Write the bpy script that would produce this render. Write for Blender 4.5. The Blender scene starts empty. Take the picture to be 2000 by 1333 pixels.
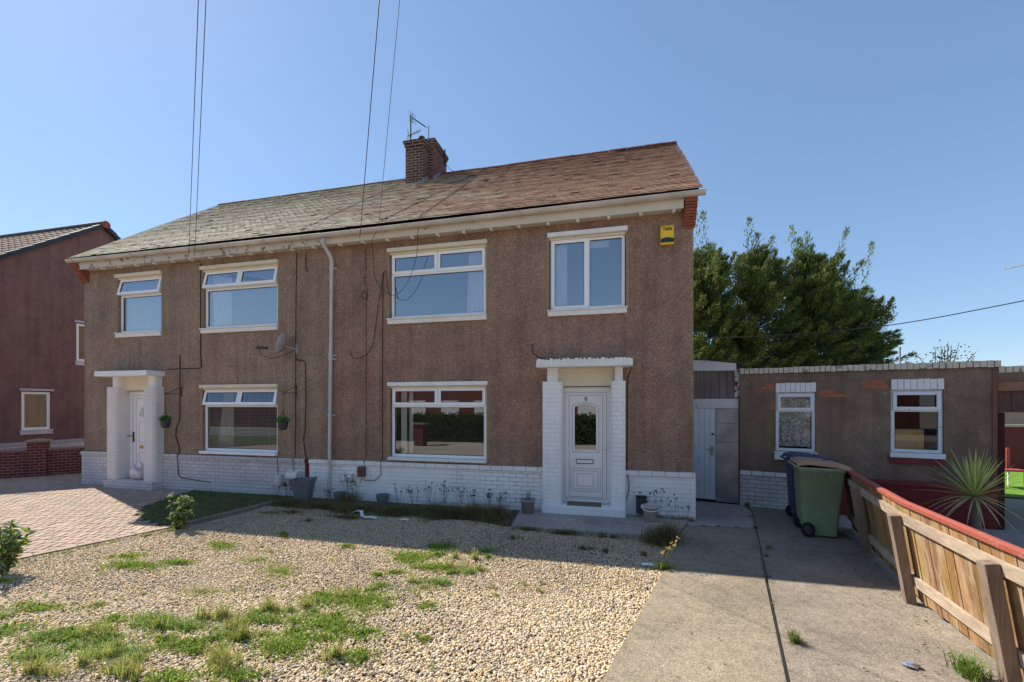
import bpy, bmesh, math, random
import numpy as np
from mathutils import Vector, Matrix

R = math.radians
random.seed(7)
rng = np.random.default_rng(7)
scene = bpy.context.scene
COL = scene.collection

# ------------------------------------------------------------------ camera, sky, sun, exposure
TH = 0.2385
cd = bpy.data.cameras.new('camera')
cam = bpy.data.objects.new('camera', cd)
COL.objects.link(cam)
cam.location = (5.5587, -7.4777, 1.9152)
cam.rotation_euler = (R(90), 0, TH)
cd.sensor_width = 36
cd.lens = 830.71 / 2000 * 36
cd.shift_y = (789.5 - 666.5) / 2000
cd.clip_end = 3000
cd.clip_start = 0.05
scene.camera = cam

SUN_AZ = math.atan2(-0.924, 0.383)      # clockwise from +Y
SUN_EL = R(44.5)
w = bpy.data.worlds.new('World')
scene.world = w
w.use_nodes = True
wn = w.node_tree
sky = wn.nodes.new('ShaderNodeTexSky')
sky.sky_type = 'NISHITA'
sky.sun_disc = False
sky.sun_elevation = SUN_EL
sky.sun_rotation = SUN_AZ
sky.air_density = 1.0
sky.dust_density = 0.15
sky.ozone_density = 10.0
gam = wn.nodes.new('ShaderNodeGamma')        # a clear, even sky: less spread between zenith and horizon
gam.inputs[1].default_value = 0.67
wn.links.new(sky.outputs[0], gam.inputs[0])
wn.links.new(gam.outputs[0], wn.nodes['Background'].inputs[0])
wn.nodes['Background'].inputs[1].default_value = 0.068
sl = bpy.data.lights.new('sun', 'SUN')
sl.energy = 2.02
sl.angle = R(0.5)
sl.color = (1.0, 0.93, 0.82)
sun = bpy.data.objects.new('sun', sl)
COL.objects.link(sun)
sdir = Vector((math.sin(SUN_AZ) * math.cos(SUN_EL), math.cos(SUN_AZ) * math.cos(SUN_EL), math.sin(SUN_EL)))
sun.rotation_euler = sdir.to_track_quat('Z', 'Y').to_euler()
vs = scene.view_settings
vs.view_transform = 'Standard'
vs.look = 'None'
vs.gamma = 1.0
vs.exposure = 2.07

# ------------------------------------------------------------------ materials
MATS = {}


class NT:
    def __init__(s, name, rough=0.8, spec=0.3):
        s.m = bpy.data.materials.new(name)
        s.m.use_nodes = True
        s.t = s.m.node_tree
        s.b = s.t.nodes['Principled BSDF']
        s.b.inputs['Roughness'].default_value = rough
        s.b.inputs['Specular IOR Level'].default_value = spec
        s.tc = None
        MATS[name] = s.m

    def n(s, kind, **kw):
        nd = s.t.nodes.new('ShaderNode' + kind)
        for k, v in kw.items():
            if hasattr(nd, k):
                setattr(nd, k, v)
            else:
                nd.inputs[k.replace('_', ' ')].default_value = v
        return nd

    def l(s, a, b):
        s.t.links.new(a, b)

    def co(s, scale=(1, 1, 1)):
        if s.tc is None:
            s.tc = s.n('TexCoord')
        if scale == (1, 1, 1):
            return s.tc.outputs['Object']
        mp = s.n('Mapping')
        mp.inputs['Scale'].default_value = scale
        s.l(s.tc.outputs['Object'], mp.inputs[0])
        return mp.outputs[0]

    def wallco(s):
        sp = s.n('SeparateXYZ'); s.l(s.co(), sp.inputs[0])
        ad = s.n('Math', operation='ADD'); s.l(sp.outputs[0], ad.inputs[0]); s.l(sp.outputs[1], ad.inputs[1])
        cb = s.n('CombineXYZ'); s.l(ad.outputs[0], cb.inputs[0]); s.l(sp.outputs[2], cb.inputs[1])
        return cb.outputs[0]

    def noise(s, scale, detail=4, rough=0.55, co=None, dist=0.0):
        nd = s.n('TexNoise', Scale=scale, Detail=detail, Roughness=rough, Distortion=dist)
        s.l(co if co is not None else s.co(), nd.inputs['Vector'])
        return nd.outputs['Fac']

    def ramp(s, fac, stops):
        r = s.n('ValToRGB')
        e = r.color_ramp.elements
        e[0].position, e[1].position = stops[0][0], stops[-1][0]
        e[0].color, e[1].color = (*stops[0][1], 1), (*stops[-1][1], 1)
        for p, c in stops[1:-1]:
            x = e.new(p); x.color = (*c, 1)
        s.l(fac, r.inputs[0])
        return r.outputs[0]

    def mix(s, fac, a, b, mode='MIX'):
        nd = s.n('Mix', data_type='RGBA', blend_type=mode)
        if isinstance(fac, (int, float)):
            nd.inputs[0].default_value = fac
        else:
            s.l(fac, nd.inputs[0])
        for k, v in ((6, a), (7, b)):
            if isinstance(v, tuple):
                nd.inputs[k].default_value = (*v, 1)
            else:
                s.l(v, nd.inputs[k])
        return nd.outputs[2]

    def math(s, op, a, b=None):
        nd = s.n('Math', operation=op)
        for k, v in ((0, a), (1, b)):
            if v is None:
                continue
            if isinstance(v, (int, float)):
                nd.inputs[k].default_value = v
            else:
                s.l(v, nd.inputs[k])
        return nd.outputs[0]

    def step(s, fac, lo, hi):
        nd = s.n('MapRange'); nd.inputs[1].default_value = lo; nd.inputs[2].default_value = hi
        s.l(fac, nd.inputs[0])
        return nd.outputs[0]

    def col(s, c):
        if isinstance(c, tuple):
            s.b.inputs['Base Color'].default_value = (*c, 1)
        else:
            s.l(c, s.b.inputs['Base Color'])

    def bump(s, h, strength=0.5, dist=0.01):
        b = s.n('Bump', Strength=strength, Distance=dist)
        s.l(h, b.inputs['Height'])
        s.l(b.outputs[0], s.b.inputs['Normal'])


def m_plain(name, c, rough=0.6, spec=0.4, var=0.12, scale=6, bump=0.0, bscale=60, metal=0.0):
    s = NT(name, rough, spec)
    f = s.noise(scale, 5)
    d = tuple(x * (1 - var) for x in c); u = tuple(min(1, x * (1 + var)) for x in c)
    s.col(s.ramp(f, [(0.3, d), (0.7, u)]))
    s.b.inputs['Metallic'].default_value = metal
    if bump:
        s.bump(s.noise(bscale, 4), bump, 0.01)
    return s.m


def m_pebbledash(name, base, mott, dark=1.0, vsc=84.0, con=0.8):
    s = NT(name, 0.92, 0.2)
    g = s.n('TexVoronoi', Scale=vsc); s.l(s.co(), g.inputs['Vector'])
    sp = s.n('SeparateColor'); s.l(g.outputs['Color'], sp.inputs[0])
    b = base
    grain = s.ramp(sp.outputs[0], [(0.0, tuple(x * 0.42 for x in b)), (0.45, tuple(x * 0.85 for x in b)), (0.8, tuple(x * 1.25 for x in b)), (1.0, tuple(min(1, x * 2.0) for x in b))])
    fine = s.noise(150, 2)
    c = s.mix(1.0 - con * 0.5, grain, tuple(x * 1.02 for x in b))
    c = s.mix(s.math('MULTIPLY', s.step(fine, 0.4, 0.7), 0.5), c, tuple(x * 1.05 for x in b))
    big = s.noise(0.55, 4, 0.6)
    c = s.mix(s.step(big, 0.35, 0.7), c, s.mix(1.0, c, mott, 'MULTIPLY'))
    med = s.noise(2.3, 5, 0.65)
    c = s.mix(1.0, c, s.ramp(med, [(0.3, (0.78 * dark, 0.78 * dark, 0.78 * dark)), (0.7, (1.15, 1.13, 1.08))]), 'MULTIPLY')
    streak = s.noise(1.0, 5, 0.6, s.co((7, 7, 0.35)))
    c = s.mix(1.0, c, s.ramp(streak, [(0.3, (0.80, 0.79, 0.78)), (0.55, (1.0, 1.0, 1.0)), (0.75, (1.10, 1.08, 1.03))]), 'MULTIPLY')
    lichen = s.step(s.noise(3.4, 6, 0.75), 0.60, 0.72)
    c = s.mix(s.math('MULTIPLY', lichen, 0.35), c, s.mix(1.0, c, (0.95, 1.08, 0.72), 'MULTIPLY'))
    pale = s.n('TexVoronoi', Scale=7.0); s.l(s.co(), pale.inputs['Vector'])
    c = s.mix(s.math('LESS_THAN', pale.outputs['Distance'], 0.055), c, (0.55, 0.50, 0.44))
    s.col(c)
    s.bump(s.math('SUBTRACT', 1.0, g.outputs['Distance']), 0.55, 0.010)
    return s.m


def m_brick(name, c1, c2, mortar, msize=0.008, offset=0.5, w_=0.225, h_=0.075, rough=0.85, bump=0.5, stain=0.12, chip=None, mlo=0.0, patch=0.0):
    s = NT(name, rough, 0.25)
    br = s.n('TexBrick', offset=offset)
    br.inputs['Scale'].default_value = 1.0
    br.inputs['Mortar Size'].default_value = msize
    br.inputs['Mortar Smooth'].default_value = 0.25
    br.inputs['Brick Width'].default_value = w_
    br.inputs['Row Height'].default_value = h_
    br.inputs['Color1'].default_value = (*c1, 1); br.inputs['Color2'].default_value = (*c2, 1); br.inputs['Mortar'].default_value = (*mortar, 1)
    wc = s.wallco()
    jit = s.n('TexNoise', Scale=9.0, Detail=2.0); s.l(wc, jit.inputs['Vector'])
    vm = s.n('VectorMath', operation='SCALE'); vm.inputs['Scale'].default_value = 0.012
    s.l(jit.outputs['Color'], vm.inputs[0])
    va = s.n('VectorMath', operation='ADD'); s.l(wc, va.inputs[0]); s.l(vm.outputs[0], va.inputs[1])
    s.l(va.outputs[0], br.inputs['Vector'])
    c = br.outputs['Color']
    if patch > 0:      # joints only open up in patches, elsewhere the paint fills them
        pf = s.step(s.noise(0.9, 4, 0.6), 0.5 - patch * 0.2, 0.68)
        c = s.mix(pf, s.mix(0.8, c, c1), c)
    sc = s.noise(2.5, 6, 0.65)
    c = s.mix(1.0, c, s.ramp(sc, [(0.25, (1 - stain * 1.6, 1 - stain * 1.7, 1 - stain * 1.8)), (0.65, (1.03, 1.03, 1.03))]), 'MULTIPLY')
    if chip:
        cf = s.noise(17, 6, 0.7)
        c = s.mix(s.step(cf, 0.70, 0.73), c, chip)
    s.col(c)
    h = s.math('SUBTRACT', 1.0, br.outputs['Fac'])
    s.bump(s.math('ADD', h, s.math('MULTIPLY', s.noise(70, 3), 0.4)), bump, 0.008)
    return s.m


def m_attr(name, rough=0.85, spec=0.25, var=0.15, scale=30, trans=0.0, bump=0.0, bscale=80, hue=None):
    """colour from the mesh's own 'tint' attribute (each pebble / tile / leaf has its own colour)"""
    s = NT(name, rough, spec)
    a = s.n('Attribute', attribute_name='tint')
    f = s.noise(scale, 4)
    c = s.mix(1.0, a.outputs['Color'], s.ramp(f, [(0.25, (1 - var,) * 3), (0.75, (1 + var,) * 3)]), 'MULTIPLY')
    s.col(c)
    if bump:
        s.bump(s.noise(bscale, 3), bump, 0.006)
    if trans:
        tr = s.n('BsdfTranslucent'); s.l(c, tr.inputs[0])
        mx = s.n('MixShader'); mx.inputs[0].default_value = trans
        s.l(s.b.outputs[0], mx.inputs[1]); s.l(tr.outputs[0], mx.inputs[2])
        s.l(mx.outputs[0], s.t.nodes['Material Output'].inputs[0])
    return s.m


def m_glass(name, refl=0.3, tint=(0.92, 0.94, 0.95)):
    s = NT(name)
    gl = s.n('BsdfGlossy'); gl.inputs['Roughness'].default_value = 0.015
    gl.inputs['Color'].default_value = (0.95, 0.97, 1, 1)
    tr = s.n('BsdfTransparent'); tr.inputs['Color'].default_value = (*tint, 1)
    fr = s.n('Fresnel', IOR=1.6)
    f = s.math('MINIMUM', s.math('ADD', fr.outputs[0], refl), 1.0)
    wv = s.n('Bump', Strength=0.02, Distance=0.02); s.l(s.noise(1.6, 2), wv.inputs['Height'])
    s.l(wv.outputs[0], gl.inputs['Normal'])
    mx = s.n('MixShader'); s.l(f, mx.inputs[0]); s.l(tr.outputs[0], mx.inputs[1]); s.l(gl.outputs[0], mx.inputs[2])
    s.l(mx.outputs[0], s.t.nodes['Material Output'].inputs[0])
    return s.m


def m_wood(name, c1, c2, grain=(40, 40, 2), rough=0.85):
    s = NT(name, rough, 0.2)
    f = s.noise(1.0, 6, 0.65, s.co(grain), 0.6)
    g = s.noise(1.7, 4)
    c = s.ramp(f, [(0.3, c1), (0.7, c2)])
    c = s.mix(1.0, c, s.ramp(g, [(0.3, (0.72, 0.7, 0.68)), (0.7, (1.12, 1.1, 1.06))]), 'MULTIPLY')
    s.col(c)
    s.bump(f, 0.4, 0.004)
    return s.m


def m_board(name):
    s = NT(name, 0.85, 0.2)
    a = s.n('Attribute', attribute_name='tint')
    f = s.noise(1.0, 6, 0.7, s.co((60, 60, 1.6)), 0.8)
    c = s.mix(1.0, a.outputs['Color'], s.ramp(f, [(0.28, (0.55, 0.5, 0.45)), (0.5, (1.0, 1.0, 1.0)), (0.75, (1.35, 1.3, 1.2))]), 'MULTIPLY')
    g = s.noise(1.0, 5, 0.7, s.co((14, 14, 2.2)))
    c = s.mix(s.math('MULTIPLY', s.step(g, 0.48, 0.66), 0.75), c, (0.42, 0.34, 0.25))
    kn = s.n('TexVoronoi', Scale=5.5); s.l(s.co((1, 1, 0.55)), kn.inputs['Vector'])
    c = s.mix(s.math('LESS_THAN', kn.outputs['Distance'], 0.06), c, (0.07, 0.035, 0.02))
    s.col(c)
    s.bump(f, 0.5, 0.004)
    return s.m


def m_peel(name, paint, under, lo=0.5, hi=0.53, scale=9, rough=0.7):
    s = NT(name, rough, 0.3)
    f = s.noise(scale, 7, 0.7)
    st = s.noise(3, 5)
    p = s.mix(1.0, paint, s.ramp(st, [(0.3, (0.86, 0.86, 0.86)), (0.7, (1.05, 1.05, 1.05))]), 'MULTIPLY') if False else s.mix(s.step(st, 0.3, 0.75), tuple(x * 0.85 for x in paint), paint)
    s.col(s.mix(s.step(f, lo, hi), p, under))
    s.bump(f, 0.15, 0.01)
    return s.m


def m_concrete(name, base, warm, crack=True):
    s = NT(name, 0.92, 0.2)
    a = s.noise(0.9, 6, 0.65)
    b_ = s.noise(14, 6, 0.75)
    c_ = s.noise(70, 4, 0.8)
    c = s.ramp(a, [(0.28, tuple(x * 0.7 for x in base)), (0.5, base), (0.72, warm)])
    c = s.mix(1.0, c, s.ramp(b_, [(0.25, (0.6, 0.6, 0.6)), (0.5, (1, 1, 1)), (0.75, (1.25, 1.23, 1.2))]), 'MULTIPLY')
    c = s.mix(1.0, c, s.ramp(c_, [(0.32, (0.45, 0.45, 0.45)), (0.68, (1.42, 1.42, 1.42))]), 'MULTIPLY')
    sp = s.n('TexVoronoi', Scale=23.0); s.l(s.co(), sp.inputs['Vector'])
    big = s.noise(1.5, 4)
    spots = s.math('MULTIPLY', s.math('LESS_THAN', sp.outputs['Distance'], 0.13), s.step(big, 0.5, 0.6))
    c = s.mix(s.math('MULTIPLY', spots, 0.55), c, (0.62, 0.6, 0.56))
    moss = s.step(s.noise(4.0, 7, 0.75), 0.62, 0.7)
    c = s.mix(s.math('MULTIPLY', moss, 0.6), c, tuple(x * 0.35 for x in base))
    s.col(c)
    s.bump(s.math('ADD', s.math('MULTIPLY', c_, 0.6), b_), 0.55, 0.012)
    return s.m


wall_r = m_pebbledash('pebbledash', (0.300, 0.203, 0.148), (1.05, 0.89, 0.92), 1.0, 74.0, 1.25)
wall_l = m_pebbledash('pebbledash_tan', (0.310, 0.224, 0.166), (1.03, 0.96, 0.93), 1.0, 74.0, 1.25)
wall_n = m_pebbledash('pebbledash_neighbour', (0.220, 0.134, 0.120), (1.0, 0.88, 0.94))
wall_o = m_pebbledash('dirty_render', (0.265, 0.190, 0.145), (0.66, 0.62, 0.62), 0.80, 105.0, 0.9)
white_brick = m_brick('white_painted_brick', (0.87, 0.86, 0.85), (0.82, 0.81, 0.80), (0.30, 0.27, 0.27), 0.0065, bump=0.6, stain=0.06, chip=(0.34, 0.26, 0.23), patch=0.05)
grey_brick = m_brick('weathered_white_brick', (0.66, 0.62, 0.62), (0.58, 0.54, 0.55), (0.40, 0.37, 0.38), 0.007, bump=0.6, stain=0.09, chip=(0.36, 0.31, 0.30))
old_white_brick = m_brick('old_white_brick', (0.60, 0.57, 0.54), (0.52, 0.49, 0.48), (0.3, 0.28, 0.27), 0.008, bump=0.6, stain=0.14, chip=(0.3, 0.2, 0.16))
maroon_brick = m_brick('maroon_painted_brick', (0.20, 0.030, 0.032), (0.17, 0.026, 0.030), (0.13, 0.022, 0.024), 0.006, bump=0.5, stain=0.15)
red_brick = m_brick('red_brick', (0.20, 0.045, 0.040), (0.135, 0.030, 0.030), (0.34, 0.22, 0.19), 0.009, stain=0.14)
chim_brick = m_brick('chimney_brick', (0.115, 0.050, 0.034), (0.062, 0.032, 0.026), (0.33, 0.27, 0.2), 0.010, stain=0.2)
chim_brick_red = m_brick('chimney_brick_red', (0.15, 0.042, 0.034), (0.085, 0.03, 0.028), (0.3, 0.22, 0.17), 0.010, stain=0.2)
scar_brick = m_brick('bare_orange_brick', (0.42, 0.13, 0.055), (0.36, 0.16, 0.10), (0.2, 0.12, 0.09), 0.007, stain=0.25)
white_paint = m_peel('white_masonry_paint', (0.87, 0.86, 0.83), (0.42, 0.38, 0.33), 0.66, 0.70, 12)
cream_paint = m_peel('cream_masonry_paint', (0.78, 0.69, 0.52), (0.42, 0.36, 0.28), 0.70, 0.74, 12)
sill_paint = m_peel('flaking_sill_paint', (0.86, 0.83, 0.78), (0.38, 0.3, 0.22), 0.60, 0.64, 22)
upvc = m_plain('white_upvc', (0.88, 0.88, 0.87), 0.3, 0.5, 0.03, 3)
upvc_door = m_plain('white_upvc_door', (0.84, 0.82, 0.81), 0.35, 0.5, 0.03, 3)
groove = m_plain('door_groove', (0.36, 0.35, 0.36), 0.5, 0.4, 0.05)
gasket = m_plain('black_gasket', (0.03, 0.03, 0.03), 0.6)
black_metal = m_plain('black_metal', (0.02, 0.02, 0.022), 0.5, 0.4, 0.2)
grey_metal = m_plain('grey_metal', (0.30, 0.30, 0.31), 0.45, 0.5, 0.15)
cable_black = m_plain('black_cable', (0.022, 0.02, 0.022), 0.6, 0.3)
pipe_paint = m_plain('grey_white_plastic', (0.50, 0.49, 0.48), 0.5, 0.4, 0.1, 4)
gutter_m = m_plain('aged_gutter_plastic', (0.52, 0.47, 0.40), 0.5, 0.4, 0.16, 3)
fascia_r = m_peel('cream_fascia', (0.66, 0.59, 0.48), (0.34, 0.27, 0.20), 0.63, 0.68, 5)
fascia_m = m_peel('peeling_fascia', (0.62, 0.57, 0.49), (0.20, 0.16, 0.13), 0.56, 0.6, 6)
glass_up = m_glass('window_glass', 0.30)
glass_dn = m_glass('window_glass_clear', 0.10)
interior_m = m_plain('room_plaster', (0.32, 0.30, 0.28), 0.9, 0.1, 0.1, 1)
curtain_m = m_plain('white_curtain', (0.78, 0.78, 0.77), 0.9, 0.1, 0.05)
lc = NT('lace_curtain', 0.9, 0.1)
lv = lc.n('TexVoronoi', Scale=24.0); lc.l(lc.co(), lv.inputs['Vector'])
lc.col(lc.mix(lc.step(lv.outputs['Distance'], 0.25, 0.6), (0.90, 0.89, 0.84), (0.42, 0.43, 0.38)))
lace_m = lc.m
blind_m = m_plain('white_blind', (0.72, 0.72, 0.70), 0.7, 0.2, 0.04)
blind_grey = m_plain('grey_blind', (0.30, 0.31, 0.30), 0.7, 0.2, 0.05)
terracotta = m_plain('terracotta_tile', (0.30, 0.095, 0.055), 0.85, 0.2, 0.3, 9, 0.3)
ridge_red = m_plain('ridge_tile_red', (0.16, 0.05, 0.035), 0.8, 0.2, 0.3, 5, 0.3)
lead_m = m_plain('lead_flashing', (0.28, 0.29, 0.31), 0.5, 0.4, 0.2, 8)
mortar_m = m_plain('sandy_mortar', (0.30, 0.22, 0.13), 0.95, 0.1, 0.2, 20, 0.4)
tile_m = m_attr('clay_roof_tile', 0.85, 0.2, 0.35, 26, bump=0.4)
deck_m = m_plain('roof_underlay', (0.03, 0.025, 0.022), 0.95, 0.1)
ntile_m = m_attr('brown_concrete_tile', 0.85, 0.2, 0.2, 12)
yellow_m = m_plain('yellow_plastic', (0.85, 0.52, 0.03), 0.4, 0.4, 0.04)
teal_m = m_plain('dark_teal_plastic', (0.012, 0.035, 0.04), 0.4, 0.4, 0.05)
ink = m_plain('black_ink', (0.01, 0.01, 0.01), 0.6)
pebble_m = m_attr('buff_pebble', 0.8, 0.25, 0.15, 60)
block_m = m_attr('paving_block', 0.9, 0.2, 0.18, 30, bump=0.5, bscale=120)
leaf_m = m_attr('leaf', 0.6, 0.3, 0.15, 10, trans=0.35)
conifer_m = m_attr('conifer_foliage', 0.7, 0.2, 0.2, 3, trans=0.25)
grass_m = m_attr('grass_blade', 0.7, 0.25, 0.1, 10, trans=0.35)
bark_m = m_plain('bark', (0.09, 0.065, 0.045), 0.95, 0.1, 0.35, 12, 0.6, 30)
palm_bark = m_plain('palm_bark', (0.20, 0.16, 0.13), 0.95, 0.1, 0.35, 25, 0.6, 40)
soil_m = m_plain('dry_soil', (0.12, 0.09, 0.07), 0.95, 0.1, 0.35, 9, 0.6, 50)
conc_m = m_concrete('drive_concrete', (0.275, 0.228, 0.165), (0.34, 0.285, 0.205))
conc_d = m_concrete('old_concrete', (0.26, 0.22, 0.175), (0.34, 0.285, 0.215))
path_m = m_concrete('path_concrete', (0.40, 0.345, 0.31), (0.46, 0.39, 0.345))
asphalt_m = m_plain('asphalt', (0.17, 0.165, 0.16), 0.9, 0.2, 0.2, 30, 0.4, 150)
lawn_ground = m_plain('turf', (0.095, 0.11, 0.045), 0.95, 0.1, 0.3, 8, 0.5, 60)
kerb_m = m_concrete('kerb_concrete', (0.30, 0.25, 0.21), (0.36, 0.30, 0.24))
fence_wood = m_board('stained_board')
post_wood = m_wood('grey_post', (0.17, 0.125, 0.095), (0.30, 0.23, 0.18))
rail_wood = m_wood('weathered_rail', (0.32, 0.25, 0.19), (0.56, 0.46, 0.36), (6, 6, 40))
cap_red = m_peel('red_painted_capping', (0.37, 0.095, 0.065), (0.52, 0.34, 0.28), 0.62, 0.70, 9)
bin_green = m_peel('green_bin_plastic', (0.25, 0.33, 0.19), (0.36, 0.40, 0.28), 0.60, 0.75, 6, 0.55)
bin_lid_m = m_peel('dusty_bin_lid', (0.42, 0.25, 0.16), (0.13, 0.18, 0.1), 0.58, 0.64, 10)
bin_blue = m_plain('blue_bin_plastic', (0.05, 0.052, 0.13), 0.5, 0.4, 0.12, 6)
rubber = m_plain('black_rubber', (0.022, 0.022, 0.025), 0.8, 0.2)
grey_board = m_wood('silver_grey_board', (0.14, 0.12, 0.115), (0.27, 0.235, 0.215))
gate_white = m_plain('blue_white_gate_paint', (0.62, 0.66, 0.70), 0.6, 0.3, 0.06, 5)
sheet_metal = m_plain('galvanised_sheet', (0.30, 0.30, 0.32), 0.42, 0.5, 0.28, 3, metal=0.55)
white_red_peel = m_peel('peeling_white_over_red', (0.62, 0.60, 0.60), (0.16, 0.03, 0.03), 0.5, 0.53, 10)
white_wood = m_peel('flaking_white_wood', (0.72, 0.74, 0.77), (0.33, 0.3, 0.28), 0.62, 0.66, 16)
brick_white = m_peel('flaking_white_brick', (0.60, 0.54, 0.43), (0.30, 0.22, 0.16), 0.54, 0.62, 11)
brick_white2 = m_peel('white_lintel_brick', (0.76, 0.76, 0.77), (0.4, 0.3, 0.26), 0.64, 0.67, 14)
maroon_paint = m_plain('maroon_paint', (0.16, 0.022, 0.026), 0.6, 0.3, 0.15, 5)
dark_maroon = m_plain('dark_maroon_wood', (0.060, 0.016, 0.016), 0.8, 0.2, 0.2, 6)
brown_wood = m_wood('brown_board', (0.085, 0.05, 0.042), (0.15, 0.09, 0.075))
planter_grey = m_plain('grey_planter', (0.165, 0.165, 0.18), 0.5, 0.4, 0.12, 6)
stone_pot = m_plain('stone_effect_pot', (0.155, 0.165, 0.165), 0.85, 0.2, 0.25, 20, 0.4)
taupe_pot = m_plain('taupe_plastic_pot', (0.34, 0.28, 0.26), 0.6, 0.3, 0.08)
bucket_m = m_plain('dirty_white_plastic', (0.52, 0.47, 0.43), 0.6, 0.3, 0.2, 12)
brown_plastic = m_plain('brown_plastic', (0.16, 0.062, 0.045), 0.5, 0.4, 0.1)
dark_plastic = m_plain('dark_plastic', (0.05, 0.05, 0.055), 0.5, 0.4, 0.1)
flue_m = m_plain('off_white_plastic', (0.66, 0.62, 0.58), 0.5, 0.4, 0.1)
dirt_mat = m_plain('coir_mat', (0.20, 0.15, 0.11), 0.98, 0.05, 0.35, 50, 0.5, 150)
bag_m = NT('clear_plastic_bag', 0.25, 0.6)
bag_m.col(bag_m.ramp(bag_m.noise(7, 4, 0.6), [(0.35, (0.25, 0.26, 0.42)), (0.5, (0.72, 0.58, 0.56)), (0.7, (0.82, 0.80, 0.82))]))
bag_m = bag_m.m
foil_m = m_plain('crumpled_foil', (0.62, 0.64, 0.66), 0.25, 0.6, 0.1, 20, metal=0.8)
paper_m = m_plain('white_paper', (0.78, 0.79, 0.78), 0.8, 0.2, 0.06)
brass_m = m_plain('brass', (0.55, 0.36, 0.08), 0.35, 0.5, 0.1, metal=0.7)
dish_m = m_plain('grey_dish', (0.42, 0.40, 0.40), 0.55, 0.4, 0.08)
plaque_m = m_plain('white_plaque', (0.66, 0.70, 0.68), 0.4, 0.4, 0.05)

# ------------------------------------------------------------------ mesh helpers
OFF = {}


def _off(p):
    return OFF.get(p.name, Vector((0, 0, 0))) if p is not None else Vector((0, 0, 0))


def tag(o, label=None, cat=None, group=None, kind=None):
    if label: o['label'] = label
    if cat: o['category'] = cat
    if group: o['group'] = group
    if kind: o['kind'] = kind
    return o


def thing(name, label, cat, loc=(0, 0, 0), rotz=0.0, group=None, local=False):
    o = bpy.data.objects.new(name, None)
    COL.objects.link(o)
    o.empty_display_size = 0.2
    o.location = loc
    o.rotation_euler = (0, 0, rotz)
    OFF[o.name] = Vector((0, 0, 0)) if local else Vector(loc)
    o.rotation_mode = 'XYZ'
    return tag(o, label, cat, group)


def link(name, me, mat, parent):
    o = bpy.data.objects.new(name, me)
    COL.objects.link(o)
    if mat is not None:
        me.materials.append(mat)
    if parent is not None:
        o.parent = parent
        OFF[o.name] = _off(parent)
    return o


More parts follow.
